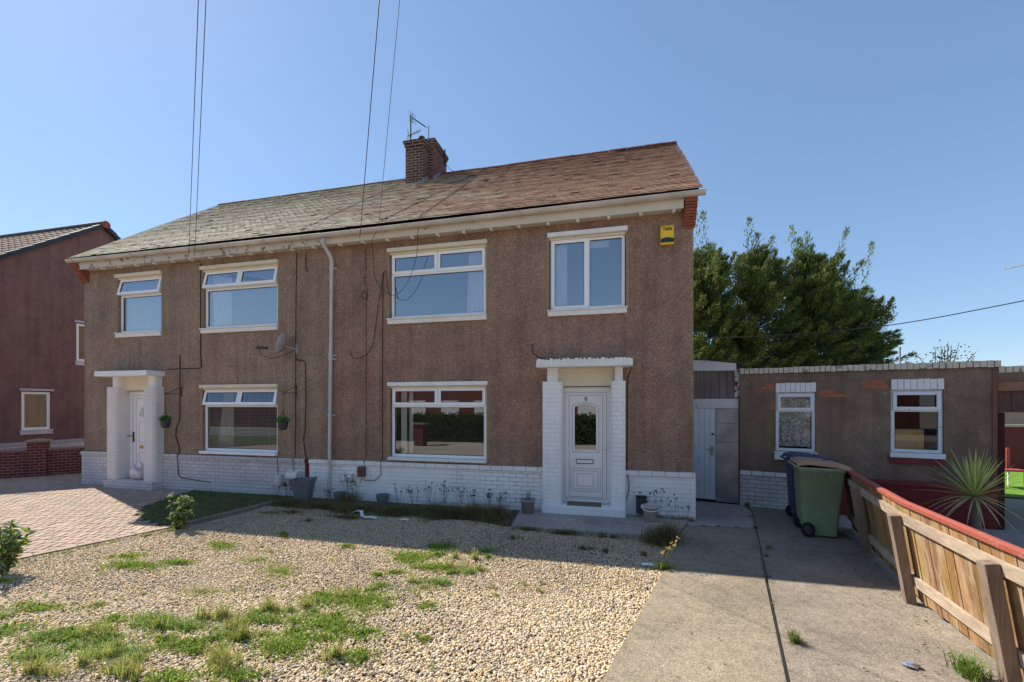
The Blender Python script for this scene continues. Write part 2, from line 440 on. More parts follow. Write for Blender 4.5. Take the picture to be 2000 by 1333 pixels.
class MB:
    def __init__(s):
        s.v = []; s.f = []; s.sm = []

    def face(s, pts, smooth=False):
        b = len(s.v)
        s.v += [tuple(p) for p in pts]
        s.f.append(tuple(range(b, b + len(pts)))); s.sm.append(smooth)
        return s

    def add(s, vs_, fs, smooth=False):
        b = len(s.v)
        s.v += [tuple(p) for p in vs_]
        for f in fs:
            s.f.append(tuple(i + b for i in f)); s.sm.append(smooth)
        return s

    def box(s, x0, x1, y0, y1, z0, z1, T=None):
        x0, x1 = min(x0, x1), max(x0, x1); y0, y1 = min(y0, y1), max(y0, y1); z0, z1 = min(z0, z1), max(z0, z1)
        vs_ = [(x0, y0, z0), (x1, y0, z0), (x1, y1, z0), (x0, y1, z0), (x0, y0, z1), (x1, y0, z1), (x1, y1, z1), (x0, y1, z1)]
        if T is not None:
            vs_ = [T @ Vector(p) for p in vs_]
        return s.add(vs_, [(0, 3, 2, 1), (4, 5, 6, 7), (0, 1, 5, 4), (1, 2, 6, 5), (2, 3, 7, 6), (3, 0, 4, 7)])

    def prism(s, poly, z0, z1):
        n = len(poly)
        a = sum(poly[i][0] * poly[(i + 1) % n][1] - poly[(i + 1) % n][0] * poly[i][1] for i in range(n))
        if a < 0: poly = poly[::-1]
        vs_ = [(x, y, z0) for x, y in poly] + [(x, y, z1) for x, y in poly]
        fs = [tuple(range(n - 1, -1, -1)), tuple(range(n, 2 * n))] + [(i, (i + 1) % n, n + (i + 1) % n, n + i) for i in range(n)]
        return s.add(vs_, fs)

    def prism_y(s, poly, y0, y1):       # poly in x,z extruded along y
        n = len(poly)
        a = sum(poly[i][0] * poly[(i + 1) % n][1] - poly[(i + 1) % n][0] * poly[i][1] for i in range(n))
        if a < 0: poly = poly[::-1]
        vs_ = [(x, y0, z) for x, z in poly] + [(x, y1, z) for x, z in poly]
        fs = [tuple(range(n)), tuple(range(2 * n - 1, n - 1, -1))] + [(i, n + i, n + (i + 1) % n, (i + 1) % n) for i in range(n)]
        return s.add(vs_, fs)

    def tube(s, pts, r, n=8, caps=True, radii=None):
        P = [Vector(p) for p in pts]
        rings = []
        up = Vector((0.123, 0.31, 0.94)).normalized()
        prev = None
        for i, p in enumerate(P):
            d = (P[min(i + 1, len(P) - 1)] - P[max(i - 1, 0)]).normalized()
            if prev is None:
                a = d.cross(up if abs(d.dot(up)) < 0.95 else Vector((1, 0, 0))).normalized()
            else:
                a = (prev - d * prev.dot(d)).normalized()
            prev = a
            b = d.cross(a)
            rr = radii[i] if radii else r
            rings.append([p + (a * math.cos(2 * math.pi * k / n) + b * math.sin(2 * math.pi * k / n)) * rr for k in range(n)])
        vs_ = [q for rg in rings for q in rg]
        fs = [(i * n + k, i * n + (k + 1) % n, (i + 1) * n + (k + 1) % n, (i + 1) * n + k) for i in range(len(P) - 1) for k in range(n)]
        s.add(vs_, fs, True)
        if caps:
            s.add(rings[0], [tuple(range(n - 1, -1, -1))]); s.add(rings[-1], [tuple(range(n))])
        return s

    def lathe(s, c, prof, n=24, smooth=True, rot=0.0, sq=0.0):
        """prof: list of (r, z)"""
        def rad(k):
            a = 2 * math.pi * k / n + rot
            return a
        vs_ = [(c[0] + r * math.cos(rad(k)), c[1] + r * math.sin(rad(k)), c[2] + z) for r, z in prof for k in range(n)]
        fs = [(i * n + k, i * n + (k + 1) % n, (i + 1) * n + (k + 1) % n, (i + 1) * n + k) for i in range(len(prof) - 1) for k in range(n)]
        return s.add(vs_, fs, smooth)

    def build(s, name, mat, parent=None, bevel=0.0, T=None):
        off = _off(parent)
        vs_ = [(Vector(p) if T is None else T @ Vector(p)) - off for p in s.v]
        me = bpy.data.meshes.new(name)
        me.from_pydata([tuple(p) for p in vs_], [], s.f)
        me.polygons.foreach_set('use_smooth', s.sm)
        me.update()
        o = link(name, me, mat, parent)
        if bevel:
            bm = bmesh.new(); bm.from_mesh(me); bmesh.ops.remove_doubles(bm, verts=bm.verts, dist=1e-5); bm.to_mesh(me); bm.free()
            b = o.modifiers.new('bevel', 'BEVEL'); b.width = bevel; b.segments = 2; b.limit_method = 'ANGLE'; b.angle_limit = R(40)
        return o


def fast(name, V, F, mat, parent=None, tint=None, smooth=False):
    """numpy mesh: V (n,3), F (m,k) ; tint (n,3) per vertex"""
    V = np.asarray(V, np.float32) - np.array(_off(parent), np.float32)
    F = np.asarray(F, np.int32)
    me = bpy.data.meshes.new(name)
    me.vertices.add(len(V)); me.vertices.foreach_set('co', V.ravel())
    m, k = F.shape
    me.loops.add(m * k); me.loops.foreach_set('vertex_index', F.ravel())
    me.polygons.add(m); me.polygons.foreach_set('loop_start', np.arange(0, m * k, k, dtype=np.int32))
    try:
        me.polygons.foreach_set('loop_total', np.full(m, k, np.int32))
    except Exception:
        pass
    me.polygons.foreach_set('use_smooth', np.full(m, smooth))
    if tint is not None:
        at = me.color_attributes.new('tint', 'FLOAT_COLOR', 'POINT')
        at.data.foreach_set('color', np.concatenate([np.clip(tint, 0, 1), np.ones((len(V), 1))], 1).astype(np.float32).ravel())
    me.update(calc_edges=True); me.validate()
    return link(name, me, mat, parent)


def text_mesh(name, txt, size, mat, parent, T, extrude=0.001, offset=0.0):
    cu = bpy.data.curves.new('text', 'FONT')
    cu.body = txt; cu.size = size; cu.extrude = extrude; cu.offset = offset
    cu.align_x = 'CENTER'; cu.align_y = 'CENTER'
    o = bpy.data.objects.new('text', cu); COL.objects.link(o)
    me = bpy.data.meshes.new_from_object(o.evaluated_get(bpy.context.evaluated_depsgraph_get()))
    bpy.data.objects.remove(o); bpy.data.curves.remove(cu)
    me.transform(Matrix.Translation(-_off(parent)) @ T)
    me.name = name
    return link(name, me, mat, parent)


def spline(pts, n=8):
    P = [Vector(p) for p in pts]
    out = []
    for i in range(len(P) - 1):
        p0, p1, p2, p3 = P[max(i - 1, 0)], P[i], P[i + 1], P[min(i + 2, len(P) - 1)]
        for k in range(n):
            t = k / n
            out.append(0.5 * ((2 * p1) + (p2 - p0) * t + (2 * p0 - 5 * p1 + 4 * p2 - p3) * t * t + (3 * p1 - p0 - 3 * p2 + p3) * t ** 3))
    out.append(P[-1])
    return out


def wall_xz(mb, xs, zs, holes, y, depth):
    """front wall facing -Y at y with rectangular holes (x0,x1,z0,z1) and reveals going back"""
    xs = sorted(set(xs + [h[0] for h in holes] + [h[1] for h in holes]))
    zs = sorted(set(zs + [h[2] for h in holes] + [h[3] for h in holes]))
    for i in range(len(xs) - 1):
        for j in range(len(zs) - 1):
            cx, cz = (xs[i] + xs[i + 1]) / 2, (zs[j] + zs[j + 1]) / 2
            if any(h[0] < cx < h[1] and h[2] < cz < h[3] for h in holes):
                continue
            mb.face([(xs[i], y, zs[j]), (xs[i + 1], y, zs[j]), (xs[i + 1], y, zs[j + 1]), (xs[i], y, zs[j + 1])])
    for x0, x1, z0, z1 in holes:
        y1 = y + depth
        mb.face([(x0, y, z0), (x0, y, z1), (x0, y1, z1), (x0, y1, z0)])
        mb.face([(x1, y, z0), (x1, y1, z0), (x1, y1, z1), (x1, y, z1)])
        mb.face([(x0, y, z1), (x1, y, z1), (x1, y1, z1), (x0, y1, z1)])
        mb.face([(x0, y, z0), (x0, y1, z0), (x1, y1, z0), (x1, y, z0)])


def frame_bars(mb, x0, x1, z0, z1, w_, y0, y1, T=None):
    mb.box(x0, x0 + w_, y0, y1, z0, z1, T); mb.box(x1 - w_, x1, y0, y1, z0, z1, T)
    mb.box(x0 + w_, x1 - w_, y0, y1, z0, z0 + w_, T); mb.box(x0 + w_, x1 - w_, y0, y1, z1 - w_, z1, T)


def pane_mesh(parent, x0, x1, z0, z1, y, mat, T=None):
    mb = MB()
    pts = [(x0, y, z0), (x1, y, z0), (x1, y, z1), (x0, y, z1)]
    if T is not None: pts = [T @ Vector(p) for p in pts]
    mb.face(pts)
    return mb.build('pane', mat, parent)


def window(house, x0, x1, z0, z1, kind, glass, y=0.06, tilt=0.0, zt=None, frame_mat=None, xm=None):
    """kind: 'fans2' two top lights over one pane, 'fan1' one top light, 'pair' casement beside fixed pane"""
    fm = frame_mat or upvc
    mb = MB()
    fw = 0.055
    frame_bars(mb, x0, x1, z0, z1, fw, y, y + 0.07)
    sashes, panes = [], []
    xm = (x0 + x1) / 2 if xm is None else xm
    if kind in ('fans2', 'fan1'):
        mb.box(x0 + fw, x1 - fw, y, y + 0.07, zt - 0.03, zt + 0.03)
        if kind == 'fans2':
            mb.box(xm - 0.022, xm + 0.022, y, y + 0.07, zt + 0.03, z1 - fw)
            sashes = [(x0 + 0.02, xm - 0.004, zt + 0.008, z1 - 0.02), (xm + 0.004, x1 - 0.02, zt + 0.008, z1 - 0.02)]
        else:
            sashes = [(x0 + 0.02, x1 - 0.02, zt + 0.008, z1 - 0.02)]
        panes = [(x0 + fw, x1 - fw, z0 + fw, zt - 0.03)]
    else:
        mb.box(xm - 0.03, xm + 0.03, y, y + 0.07, z0 + fw, z1 - fw)
        sashes = [(x0 + 0.02, xm - 0.004, z0 + 0.02, z1 - 0.02)]
        panes = [(xm + 0.03, x1 - fw, z0 + fw, z1 - fw)]
    wo = mb.build('window', fm, house, bevel=0.004)
    for p in panes:
        pane_mesh(wo, *p, y + 0.03, glass)
        g = MB(); frame_bars(g, p[0], p[1], p[2], p[3], 0.009, y + 0.02, y + 0.028)
        g.build('gasket', gasket, wo)
    for sx0, sx1, sz0, sz1 in sashes:
        T = None
        ys = y - 0.022
        if tilt:
            T = Matrix.Translation((0, ys + 0.02, sz1)) @ Matrix.Rotation(-tilt, 4, 'X') @ Matrix.Translation((0, -ys - 0.02, -sz1))
        s_ = MB(); frame_bars(s_, sx0, sx1, sz0, sz1, 0.058, ys, ys + 0.05, T)
        so = s_.build('opening_light', fm, wo, bevel=0.004)
        g = MB(); frame_bars(g, sx0 + 0.058, sx1 - 0.058, sz0 + 0.058, sz1 - 0.058, 0.008, ys + 0.012, ys + 0.02, T)
        g.build('gasket', gasket, wo)
        pane_mesh(wo, sx0 + 0.058, sx1 - 0.058, sz0 + 0.058, sz1 - 0.058, ys + 0.022, glass, T)
    return wo


def curtain(parent, x0, x1, z0, z1, y, name='curtain', mat=None, amp=0.025, folds=None, flare=0.0):
    n = max(8, int((x1 - x0) * 90))
    folds = folds or (x1 - x0) / 0.075
    rows = 7
    vs_, fs = [], []
    for j in range(rows):
        t = j / (rows - 1)
        for i in range(n + 1):
            u = i / n
            x = x0 + (x1 - x0) * u + flare * (1 - t) * (u - 1) * -1 * 0
            vs_.append((x - flare * (1 - t) * (1 - u), y + amp * math.sin(u * folds * 2 * math.pi + 0.7 * math.sin(3 * u)) * (0.7 + 0.3 * (1 - t)), z0 + (z1 - z0) * t))
    for j in range(rows - 1):
        for i in range(n):
            a = j * (n + 1) + i
            fs.append((a, a + 1, a + n + 2, a + n + 1))
    mb = MB(); mb.add(vs_, fs, True)
    return mb.build(name, mat or curtain_m, parent)


def venetian(parent, x0, x1, z0, z1, y, gap=0.032, ang=25, wd=0.026):
    mb = MB()
    z = z0
    ca, sa = math.cos(R(ang)) * wd / 2, math.sin(R(ang)) * wd / 2
    while z < z1:
        mb.face([(x0, y - ca, z - sa), (x1, y - ca, z - sa), (x1, y + ca, z + sa), (x0, y + ca, z + sa)])
        z += gap
    for k in (0.2, 0.55, 0.85):
        x = x0 + (x1 - x0) * k
        mb.box(x - 0.002, x + 0.002, y - 0.016, y - 0.012, z0, z1)
    return mb.build('venetian_blind', blind_m, parent)


def rough_strip(mb, x0, x1, z0, z1, y, side, amp=0.03):
    """thin mortar repair strip with one ragged edge, 3 mm proud"""
    n = 14
    for i in range(n):
        za, zb = z0 + (z1 - z0) * i / n, z0 + (z1 - z0) * (i + 1) / n
        a = amp * (0.5 + 0.5 * math.sin(i * 1.7 + x0 * 9)) + random.uniform(0, amp * 0.4)
        b = amp * (0.5 + 0.5 * math.sin((i + 1) * 1.7 + x0 * 9))
        if side > 0:
            mb.face([(x0, y, za), (x1 + a, y, za), (x1 + b, y, zb), (x0, y, zb)])
        else:
            mb.face([(x0 - a, y, za), (x1, y, za), (x1, y, zb), (x0 - b, y, zb)])


# ------------------------------------------------------------------ the pair of houses
EAVE = (-0.25, 5.292)
RIDGE = (4.10, 8.58)
SL = (RIDGE[1] - EAVE[1]) / (RIDGE[0] - EAVE[0])


def roof_z(y):
    return EAVE[1] + SL * (y - EAVE[0])


def roof_tiles(name, sgn, parent, xe, xr):
    """rows of plain tiles; xe / xr verge distance at eave and ridge"""
    L = math.hypot(RIDGE[0] - EAVE[0], RIDGE[1] - EAVE[1])
    d = np.array([0, (RIDGE[0] - EAVE[0]) / L, (RIDGE[1] - EAVE[1]) / L]); nrm = np.array([0, -d[2], d[1]])
    gauge, tw, tl, th = 0.098, 0.167, 0.2, 0.008
    rows = int(L / gauge)
    V, F, C = [], [], []
    q = np.array([[0, 3, 2, 1], [4, 5, 6, 7], [0, 1, 5, 4], [1, 2, 6, 5], [2, 3, 7, 6], [3, 0, 4, 7]])
    for r in range(rows):
        t = (r + 0.5) / rows
        xmax = xe + (xr - xe) * t
        x = -(0.5 if r % 2 else 0.0) * tw
        wob = 0.006 * math.sin(r * 1.3)
        while x < xmax:
            a, b = max(0.0, x), min(x + tw - 0.004, xmax + random.uniform(-0.01, 0.012))
            last = xmax - (x + tw) < 0.06
            if last: b = xmax + random.uniform(-0.01, 0.012)
            if b - a > 0.02:
                s0 = r * gauge + random.gauss(0, 0.004) - (0.03 if random.random() < 0.006 else 0)
                lift = abs(random.gauss(0, 0.002)) + (0.012 if random.random() < 0.012 else 0)
                base = np.array([0, EAVE[0], EAVE[1]])
                sag = 0.012 + 0.012 * math.sin(a * 0.9 + r * 0.05) * math.sin(math.pi * t)
                lo = base + d * s0 + nrm * (0.026 + lift + wob * 0.3 + sag)
                hi = base + d * (s0 + tl) + nrm * (0.004 + sag)
                V += [(sgn * a, *(lo[1:])), (sgn * b, *(lo[1:])), (sgn * b, *(hi[1:])), (sgn * a, *(hi[1:]))]
                V += [(sgn * a, *((lo + nrm * th)[1:])), (sgn * b, *((lo + nrm * th)[1:])), (sgn * b, *((hi + nrm * th)[1:])), (sgn * a, *((hi + nrm * th)[1:]))]
                F.append(q + (len(V) - 8))
                X = sgn * a
                # reddish clay at the right-hand end, grey-green lichen towards the left
                k = min(1, max(0, (3.2 - X) / 5.0 + 0.12 * math.sin(X * 3.1 + r * 0.4) + random.gauss(0, 0.16) + 0.2 * math.sin(r * 0.31 + X)))
                red = np.array([0.33, 0.195, 0.135]); lich = np.array([0.42, 0.38, 0.285])
                c = red * (1 - k) + lich * k
                if r < 1: c = c * 0.7
                if r > rows - 5 and X > 5.5: c = np.array([0.1, 0.07, 0.05])
                c = c * random.uniform(0.78, 1.2)
                if random.random() < 0.04: c = c * 0.5
                if random.random() < 0.002: c = np.array([0.55, 0.5, 0.42])
                C += [c] * 8
            if last: break
            x += tw
    return fast(name, np.array(V), np.concatenate(F), tile_m, parent, np.array(C))


def gable(mb, x, y0, y1, z0, depth_sign):
    zr = RIDGE[1] - 0.05
    mb.face([(x, y0, z0), (x, y1, z0), (x, y1, roof_z(0) - 0.05), (x, RIDGE[0], zr), (x, y0, roof_z(0) - 0.05)])


HD = 8.2        # depth of the house


def build_house(sgn):
    right = sgn > 0
    if right:
        H = thing('house', 'brown pebbledash house with bright white plinth and closed windows, nearest the side gate', 'house', (3.4, 4.1, 0))
    else:
        H = thing('house', 'brown pebbledash house with tilted open top windows and lichen covered roof beside the block paving', 'house', (-3.4, 4.1, 0))
    wm = wall_r if right else wall_l
    mx = lambda a, b: (min(sgn * a, sgn * b), max(sgn * a, sgn * b))
    gw = (*mx(1.30, 3.26), 0.88, 2.26)
    ub = (*mx(1.29, 3.25), 3.56, 4.85)
    us = (*mx(4.42, 5.73), 3.56, 4.85)
    dr = (*mx(4.60, 5.52), 0.12, 2.22)
    mb = MB()
    xa, xb = mx(0, 6.8)
    wall_xz(mb, [xa, xb], [0.0, 5.22], [gw, ub, us, dr], 0.0, 0.13)
    X = sgn * 6.8
    gable(mb, X, 0, HD, 0, sgn)
    mb.face([(xa, HD, 0), (xa, HD, 5.3), (xb, HD, 5.3), (xb, HD, 0)])
    mb.face([(xa, 0, 0), (xb, 0, 0), (xb, HD, 0), (xa, HD, 0)])
    mb.build('wall', wm, H)
    mb = MB()
    # rooms behind the windows
    for z0, z1 in ((0.25, 2.6), (2.75, 5.1)):
        for xs0, xs1 in (mx(0.05, 4.0), mx(4.05, 6.7)):
            y0, y1 = 0.14, 3.4
            mb.face([(xs0, y1, z0), (xs1, y1, z0), (xs1, y1, z1), (xs0, y1, z1)])
            mb.face([(xs0, y0, z0), (xs1, y0, z0), (xs1, y1, z0), (xs0, y1, z0)])
            mb.face([(xs0, y0, z1), (xs1, y0, z1), (xs1, y1, z1), (xs0, y1, z1)])
            mb.face([(xs0, y0, z0), (xs0, y1, z0), (xs0, y1, z1), (xs0, y0, z1)])
            mb.face([(xs1, y0, z0), (xs1, y1, z0), (xs1, y1, z1), (xs1, y0, z1)])
    mb.build('room_interior', interior_m, H)
    # ---- plinth
    pm = white_brick if right else grey_brick
    pl = MB(); cp = MB()
    segs = [(0.0, 4.36), (5.70, 6.8)] if right else [(0.0, 4.36), (5.72, 6.8)]
    if right:
        segs = [(-0.50, 4.34), (5.715, 6.83)]
    else:
        segs = [(0.60, 4.35), (5.745, 6.83)]
    for a, b in segs:
        xa_, xb_ = (a, b) if right else (-b, -a)
        pl.box(xa_, xb_, -0.035, -0.002, 0.0, 0.705)
        x = xa_
        while x < xb_ - 0.02:
            e = min(x + 0.215 + random.uniform(-0.004, 0.004), xb_)
            cp.box(x, e - 0.006, -0.062 + random.uniform(-.002, .002), -0.002, 0.712, 0.792 + random.uniform(-.003, .003))
            x = e
        po = pl.build('plinth', pm, H); pl = MB()
        cp.build('coping', white_paint if right else grey_brick, po, bevel=0.006); cp = MB()
    if right:
        st = MB(); st.box(-0.598, -0.502, -0.04, -0.003, 0.40, 0.80); st.box(-0.598, -0.502, -0.039, -0.003, 0.0, 0.398)
        st.build('red_paint_strip', maroon_brick, po)
    # ---- windows
    gl = glass_up
    wins = [
        ('fans2', gw, 1.88, glass_dn), ('fans2', ub, 4.43, glass_up),
        (('pair' if right else 'fan1'), us, 4.43, glass_up)]
    for i, (kind, h, zt, gm) in enumerate(wins):
        tilt = 0 if right else R(13)
        w_ = window(H, h[0] + 0.012, h[1] - 0.012, h[2] + 0.01, h[3] - 0.02, kind, gm, 0.055, tilt, zt, xm=(5.09 if kind == 'pair' else None))
        lm = MB()
        lm.box(h[0] - 0.03, h[1] + 0.03, -0.065, 0.05, h[3], h[3] + 0.075)
        hp = MB(); hp.box(h[0] + 0.002, h[1] - 0.002, 0.004, 0.052, h[3] - 0.038, h[3] - 0.002); hp.build('lintel_soffit', cream_paint, w_)
        (lm.build('lintel', white_paint if right and i != 1 else cream_paint, w_, bevel=0.008))
        sm = MB()
        if i == 0:
            sm.box(h[0] - 0.01, h[1] + 0.01, -0.085, 0.05, h[2] - 0.045, h[2] + 0.012)
            sm.build('sill', sill_paint if right else upvc, w_, bevel=0.006)
        else:
            sm.box(h[0] - 0.02, h[1] + 0.02, -0.05, 0.0, h[2] - 0.10, h[2] - 0.018)
            sm.box(h[0] - 0.03, h[1] + 0.03, -0.075, 0.05, h[2] - 0.017, h[2] + 0.006)
            sm.build('sill', sill_paint, w_, bevel=0.005)
        rp = MB()
        rough_strip(rp, h[0] - 0.045, h[0] - 0.001, h[2], h[3], -0.004, -1, 0.035)
        rp.build('mortar_repair', mortar_m, w_); rp = MB()
        rough_strip(rp, h[1] + 0.001, h[1] + 0.03, h[2], h[3], -0.004, 1, 0.035)
        rp.build('mortar_repair', mortar_m, w_)
        # blinds and curtains
        if right:
            if i == 0:
                bl = MB()
                bl.box(1.45, 1.57, 0.17, 0.175, 0.9, 2.2); bl.box(1.62, 1.70, 0.18, 0.185, 0.9, 2.2)
                bl.build('vertical_blind', blind_m, w_)
            elif i == 1:
                curtain(w_, 2.86, 3.20, 3.6, 4.8, 0.165, amp=0.022, flare=0.04)
            else:
                curtain(w_, 4.50, 4.72, 3.6, 4.8, 0.165, amp=0.02)
                q = MB(); q.box(5.12, 5.45, 0.15, 0.16, 4.66, 4.80); q.build('curtain', curtain_m, w_)
        else:
            if i == 0:
                venetian(w_, h[0] + 0.06, h[1] - 0.06, 0.93, 2.18, 0.155, 0.030, 18)
                curtain(w_, h[0] + 0.22, h[0] + 0.5, 0.92, 2.2, 0.34, flare=0.2)
            elif i == 1:
                curtain(w_, h[0] + 0.06, h[0] + 0.62, 3.6, 4.8, 0.155, amp=0.012, flare=-0.08)
                venetian(w_, h[0] + 0.06, h[1] - 0.06, 3.62, 4.8, 0.20, 0.024, 48)
            else:
                venetian(w_, h[0] + 0.06, h[1] - 0.06, 3.62, 4.8, 0.165, 0.024, 48)
    # ---- porch
    pt = MB()
    P0 = -0.36 if right else -0.36

    def pillar(mbx, a, b, y0, z0, z1, rr, corner):
        # plan with rounded front corners
        n = 6
        poly = []
        rl, rr_ = corner
        poly.append((a, 0.125))
        poly += [(a + rl - rl * math.cos(t), y0 + rl - rl * math.sin(t)) for t in [math.pi / 2 * k / n for k in range(n + 1)]]
        poly += [(b - rr_ + rr_ * math.sin(t), y0 + rr_ - rr_ * math.cos(t)) for t in [math.pi / 2 * k / n for k in range(n + 1)]]
        poly.append((b, 0.125))
        cnt = len(poly)
        vs_ = [(x, y, z0) for x, y in poly] + [(x, y, z1) for x, y in poly]
        mbx.add(vs_, [(i, i + 1, cnt + i + 1, cnt + i) for i in range(cnt - 1)], True)
        mbx.add(vs_[cnt:], [tuple(range(cnt))])

    zs_ = 0.19
    if right:
        specs = [(4.335, 4.67, (0.012, 0.09)), (5.485, 5.72, (0.09, 0.012))]
        ups = [(4.40, 4.60), (5.54, 5.68)]
    else:
        specs = [(-5.75, -5.49, (0.012, 0.08)), (-4.655, -4.345, (0.012, 0.08))]
        ups = [(-5.66, -5.50), (-4.60, -4.40)]
    pw = m_brick('pillar_bright_brick', (0.87, 0.86, 0.85), (0.82, 0.81, 0.80), (0.60, 0.58, 0.58), 0.006, stain=0.07, chip=(0.34, 0.26, 0.23), patch=0.4) if right else m_brick('pillar_white_brick', (0.74, 0.70, 0.66), (0.70, 0.66, 0.63), (0.58, 0.53, 0.51), 0.006, stain=0.07, chip=(0.3, 0.26, 0.25), patch=0.7)
    yoff = 0.0
    for (a, b, crn), (ua, ubb) in zip(specs, ups):
        p1 = MB(); pillar(p1, a, b, -0.215, zs_, 2.30, 0.1, crn)
        po_ = p1.build('porch_pillar', pw, H)
        p2 = MB(); pillar(p2, ua, ubb, -0.175, 2.301, 2.535, 0.05, (0.05, 0.05))
        p2.build('pillar_cap', white_paint, po_)
    cx0, cx1 = (4.26, 5.83) if right else (-5.83, -4.30)
    c_ = MB(); c_.box(cx0, cx1, -0.41, 0.0, 2.535, 2.65)
    if right:
        for k in range(22):
            x = cx0 + 0.02 + k * 0.07; ww = random.uniform(0.03, 0.065)
            c_.box(x, x + ww, -0.418 - random.uniform(0, .006), -0.4105, 2.545 + random.uniform(0, .03), 2.668 + random.uniform(-.012, .01))
    co_ = c_.build('porch_canopy', white_paint, H, bevel=0.012)
    hx0, hx1 = (4.60, 5.53) if right else (-5.51, -4.60)
    hd = MB(); hd.box(hx0, hx1, -0.03, 0.1, 2.225, 2.533)
    hd.build('door_header', cream_paint, H)
    s_ = MB()
    if right:
        s_.box(4.325, 5.725, -0.27, -0.002, 0.0, zs_ - 0.002)
    else:
        s_.box(-5.77, -4.335, -0.27, -0.002, 0.0, zs_ - 0.002)
    s_.build('doorstep', white_paint if right else grey_brick, H, bevel=0.012)
    # ---- door
    d0, d1 = dr[0], dr[1]
    fr = MB(); frame_bars(fr, d0, d1, 0.16, 2.21, 0.06, 0.03, 0.1)
    d_ = MB(); d_.box(d0 + 0.06, d1 - 0.06, 0.04, 0.085, 0.22, 2.15)
    do = d_.build('door', upvc_door, H)
    fr.build('door_frame', upvc, do, bevel=0.004)
    g = MB()

    def ring(x0, x1, z0, z1, w_=0.008, arch=0.0):
        pts = [(x0, z0), (x0, z1)]
        if arch:
            pts += [(x0 + (x1 - x0) * t, z1 + arch * math.sin(math.pi * t)) for t in [k / 10 for k in range(1, 10)]]
        pts += [(x1, z1), (x1, z0), (x0, z0)]
        P = [(x, 0.0385, z) for x, z in pts]
        for a, b in zip(P[:-1], P[1:]):
            g.tube([a, b], w_ * 0.55, 4)
    if right:
        ring(4.69, 5.41, 0.25, 2.12)
        ring(4.76, 5.34, 0.28, 2.07)
        ring(4.815, 5.275, 1.07, 1.88, arch=0.06)
        ring(4.79, 5.30, 0.38, 0.78); ring(4.83, 5.26, 0.42, 0.74); ring(4.90, 5.19, 0.47, 0.69)
        pn = MB()
        pts = [(4.86, 1.11), (5.23, 1.11), (5.23, 1.86)] + [(5.23 - 0.37 * k / 10, 1.86 + 0.055 * math.sin(math.pi * k / 10)) for k in range(1, 10)] + [(4.86, 1.86)]
        pn.face([(x, 0.0365, z) for x, z in pts])
        pn.build('pane', m_glass('door_glass', 0.12, (0.05, 0.05, 0.055)), do)
        bk = MB(); bk.face([(x, 0.0372, z) for x, z in pts]); bk.build('door_glass_backing', gasket, do)
        lb = MB(); frame_bars(lb, 4.885, 5.185, 0.865, 0.945, 0.009, 0.022, 0.038); lb.build('letterbox', black_metal, do)
        lf = MB(); lf.box(4.896, 5.174, 0.028, 0.037, 0.876, 0.934); lf.build('letterbox_flap', upvc_door, do)
        hn = MB(); hn.box(5.36, 5.40, 0.015, 0.0395, 1.06, 1.27); hn.tube([(5.38, 0.02, 1.21), (5.38, -0.02, 1.21), (5.26, -0.025, 1.215)], 0.011, 8)
        hn.build('handle', upvc, do, bevel=0.003)
        kh = MB(); kh.tube([(5.38, 0.014, 1.12), (5.38, 0.01, 1.12)], 0.009, 10); kh.build('keyhole', black_metal, do)
        text_mesh('house_number', '8', 0.10, m_plain('dull_brass', (0.22, 0.19, 0.15), 0.5, 0.5, 0.1), do, Matrix.Translation((5.055, 0.035, 2.00)) @ Matrix.Rotation(R(90), 4, 'X'), 0.003, 0.003)
    else:
        ring(-5.41, -4.72, 0.25, 2.12); ring(-5.31, -4.77, 0.36, 2.05)
        ring(-5.22, -4.86, 1.02, 1.50); ring(-5.22, -4.86, 0.38, 0.78)
        pn = MB()
        pts = [(-5.05, 1.62)] + [(-5.05 + 0.0 - 0.17 * math.cos(t), 1.62 + 0.24 * math.sin(t)) for t in [math.pi / 2 * k / 8 for k in range(9)]]
        pn.face([(x, 0.037, z) for x, z in pts]); pn.build('pane', glass_dn, do)
        bk = MB(); bk.face([(x, 0.0385, z) for x, z in pts]); bk.build('door_glass_backing', gasket, do)
        lb = MB(); lb.box(-5.20, -4.93, 0.028, 0.038, 0.88, 0.95); lb.box(-5.185, -4.945, 0.02, 0.0275, 0.895, 0.935); lb.build('letterbox', brass_m, do)
        hn = MB(); hn.box(-5.40, -5.37, 0.02, 0.0395, 1.03, 1.26); hn.tube([(-5.385, 0.02, 1.17), (-5.385, -0.02, 1.17), (-5.50, -0.025, 1.17)], 0.01, 8)
        hn.build('handle', black_metal, do)
    if g.v: g.build('moulding', groove, do)
    do.location.y += 0.06
    # ---- roof
    xe, xr = (6.90, 7.06) if right else (6.86, 7.32)
    ro = roof_tiles('roof', sgn, H, xe, xr)
    dk = MB()
    A, B = sgn * 0.0, sgn * (xe - 0.04); B2 = sgn * (xr - 0.04)
    e = 0.012
    dk.face([(A, EAVE[0], EAVE[1] - e), (B, EAVE[0], EAVE[1] - e), (B2, RIDGE[0], RIDGE[1] - e), (A, RIDGE[0], RIDGE[1] - e)])
    dk.face([(A, RIDGE[0], RIDGE[1] - e), (B2, RIDGE[0], RIDGE[1] - e), (B, 2 * RIDGE[0] - EAVE[0], EAVE[1] - e), (A, 2 * RIDGE[0] - EAVE[0], EAVE[1] - e)])
    dk.build('roof_underlay', deck_m, ro)
    rd = MB()
    x = 0.0
    k = 0
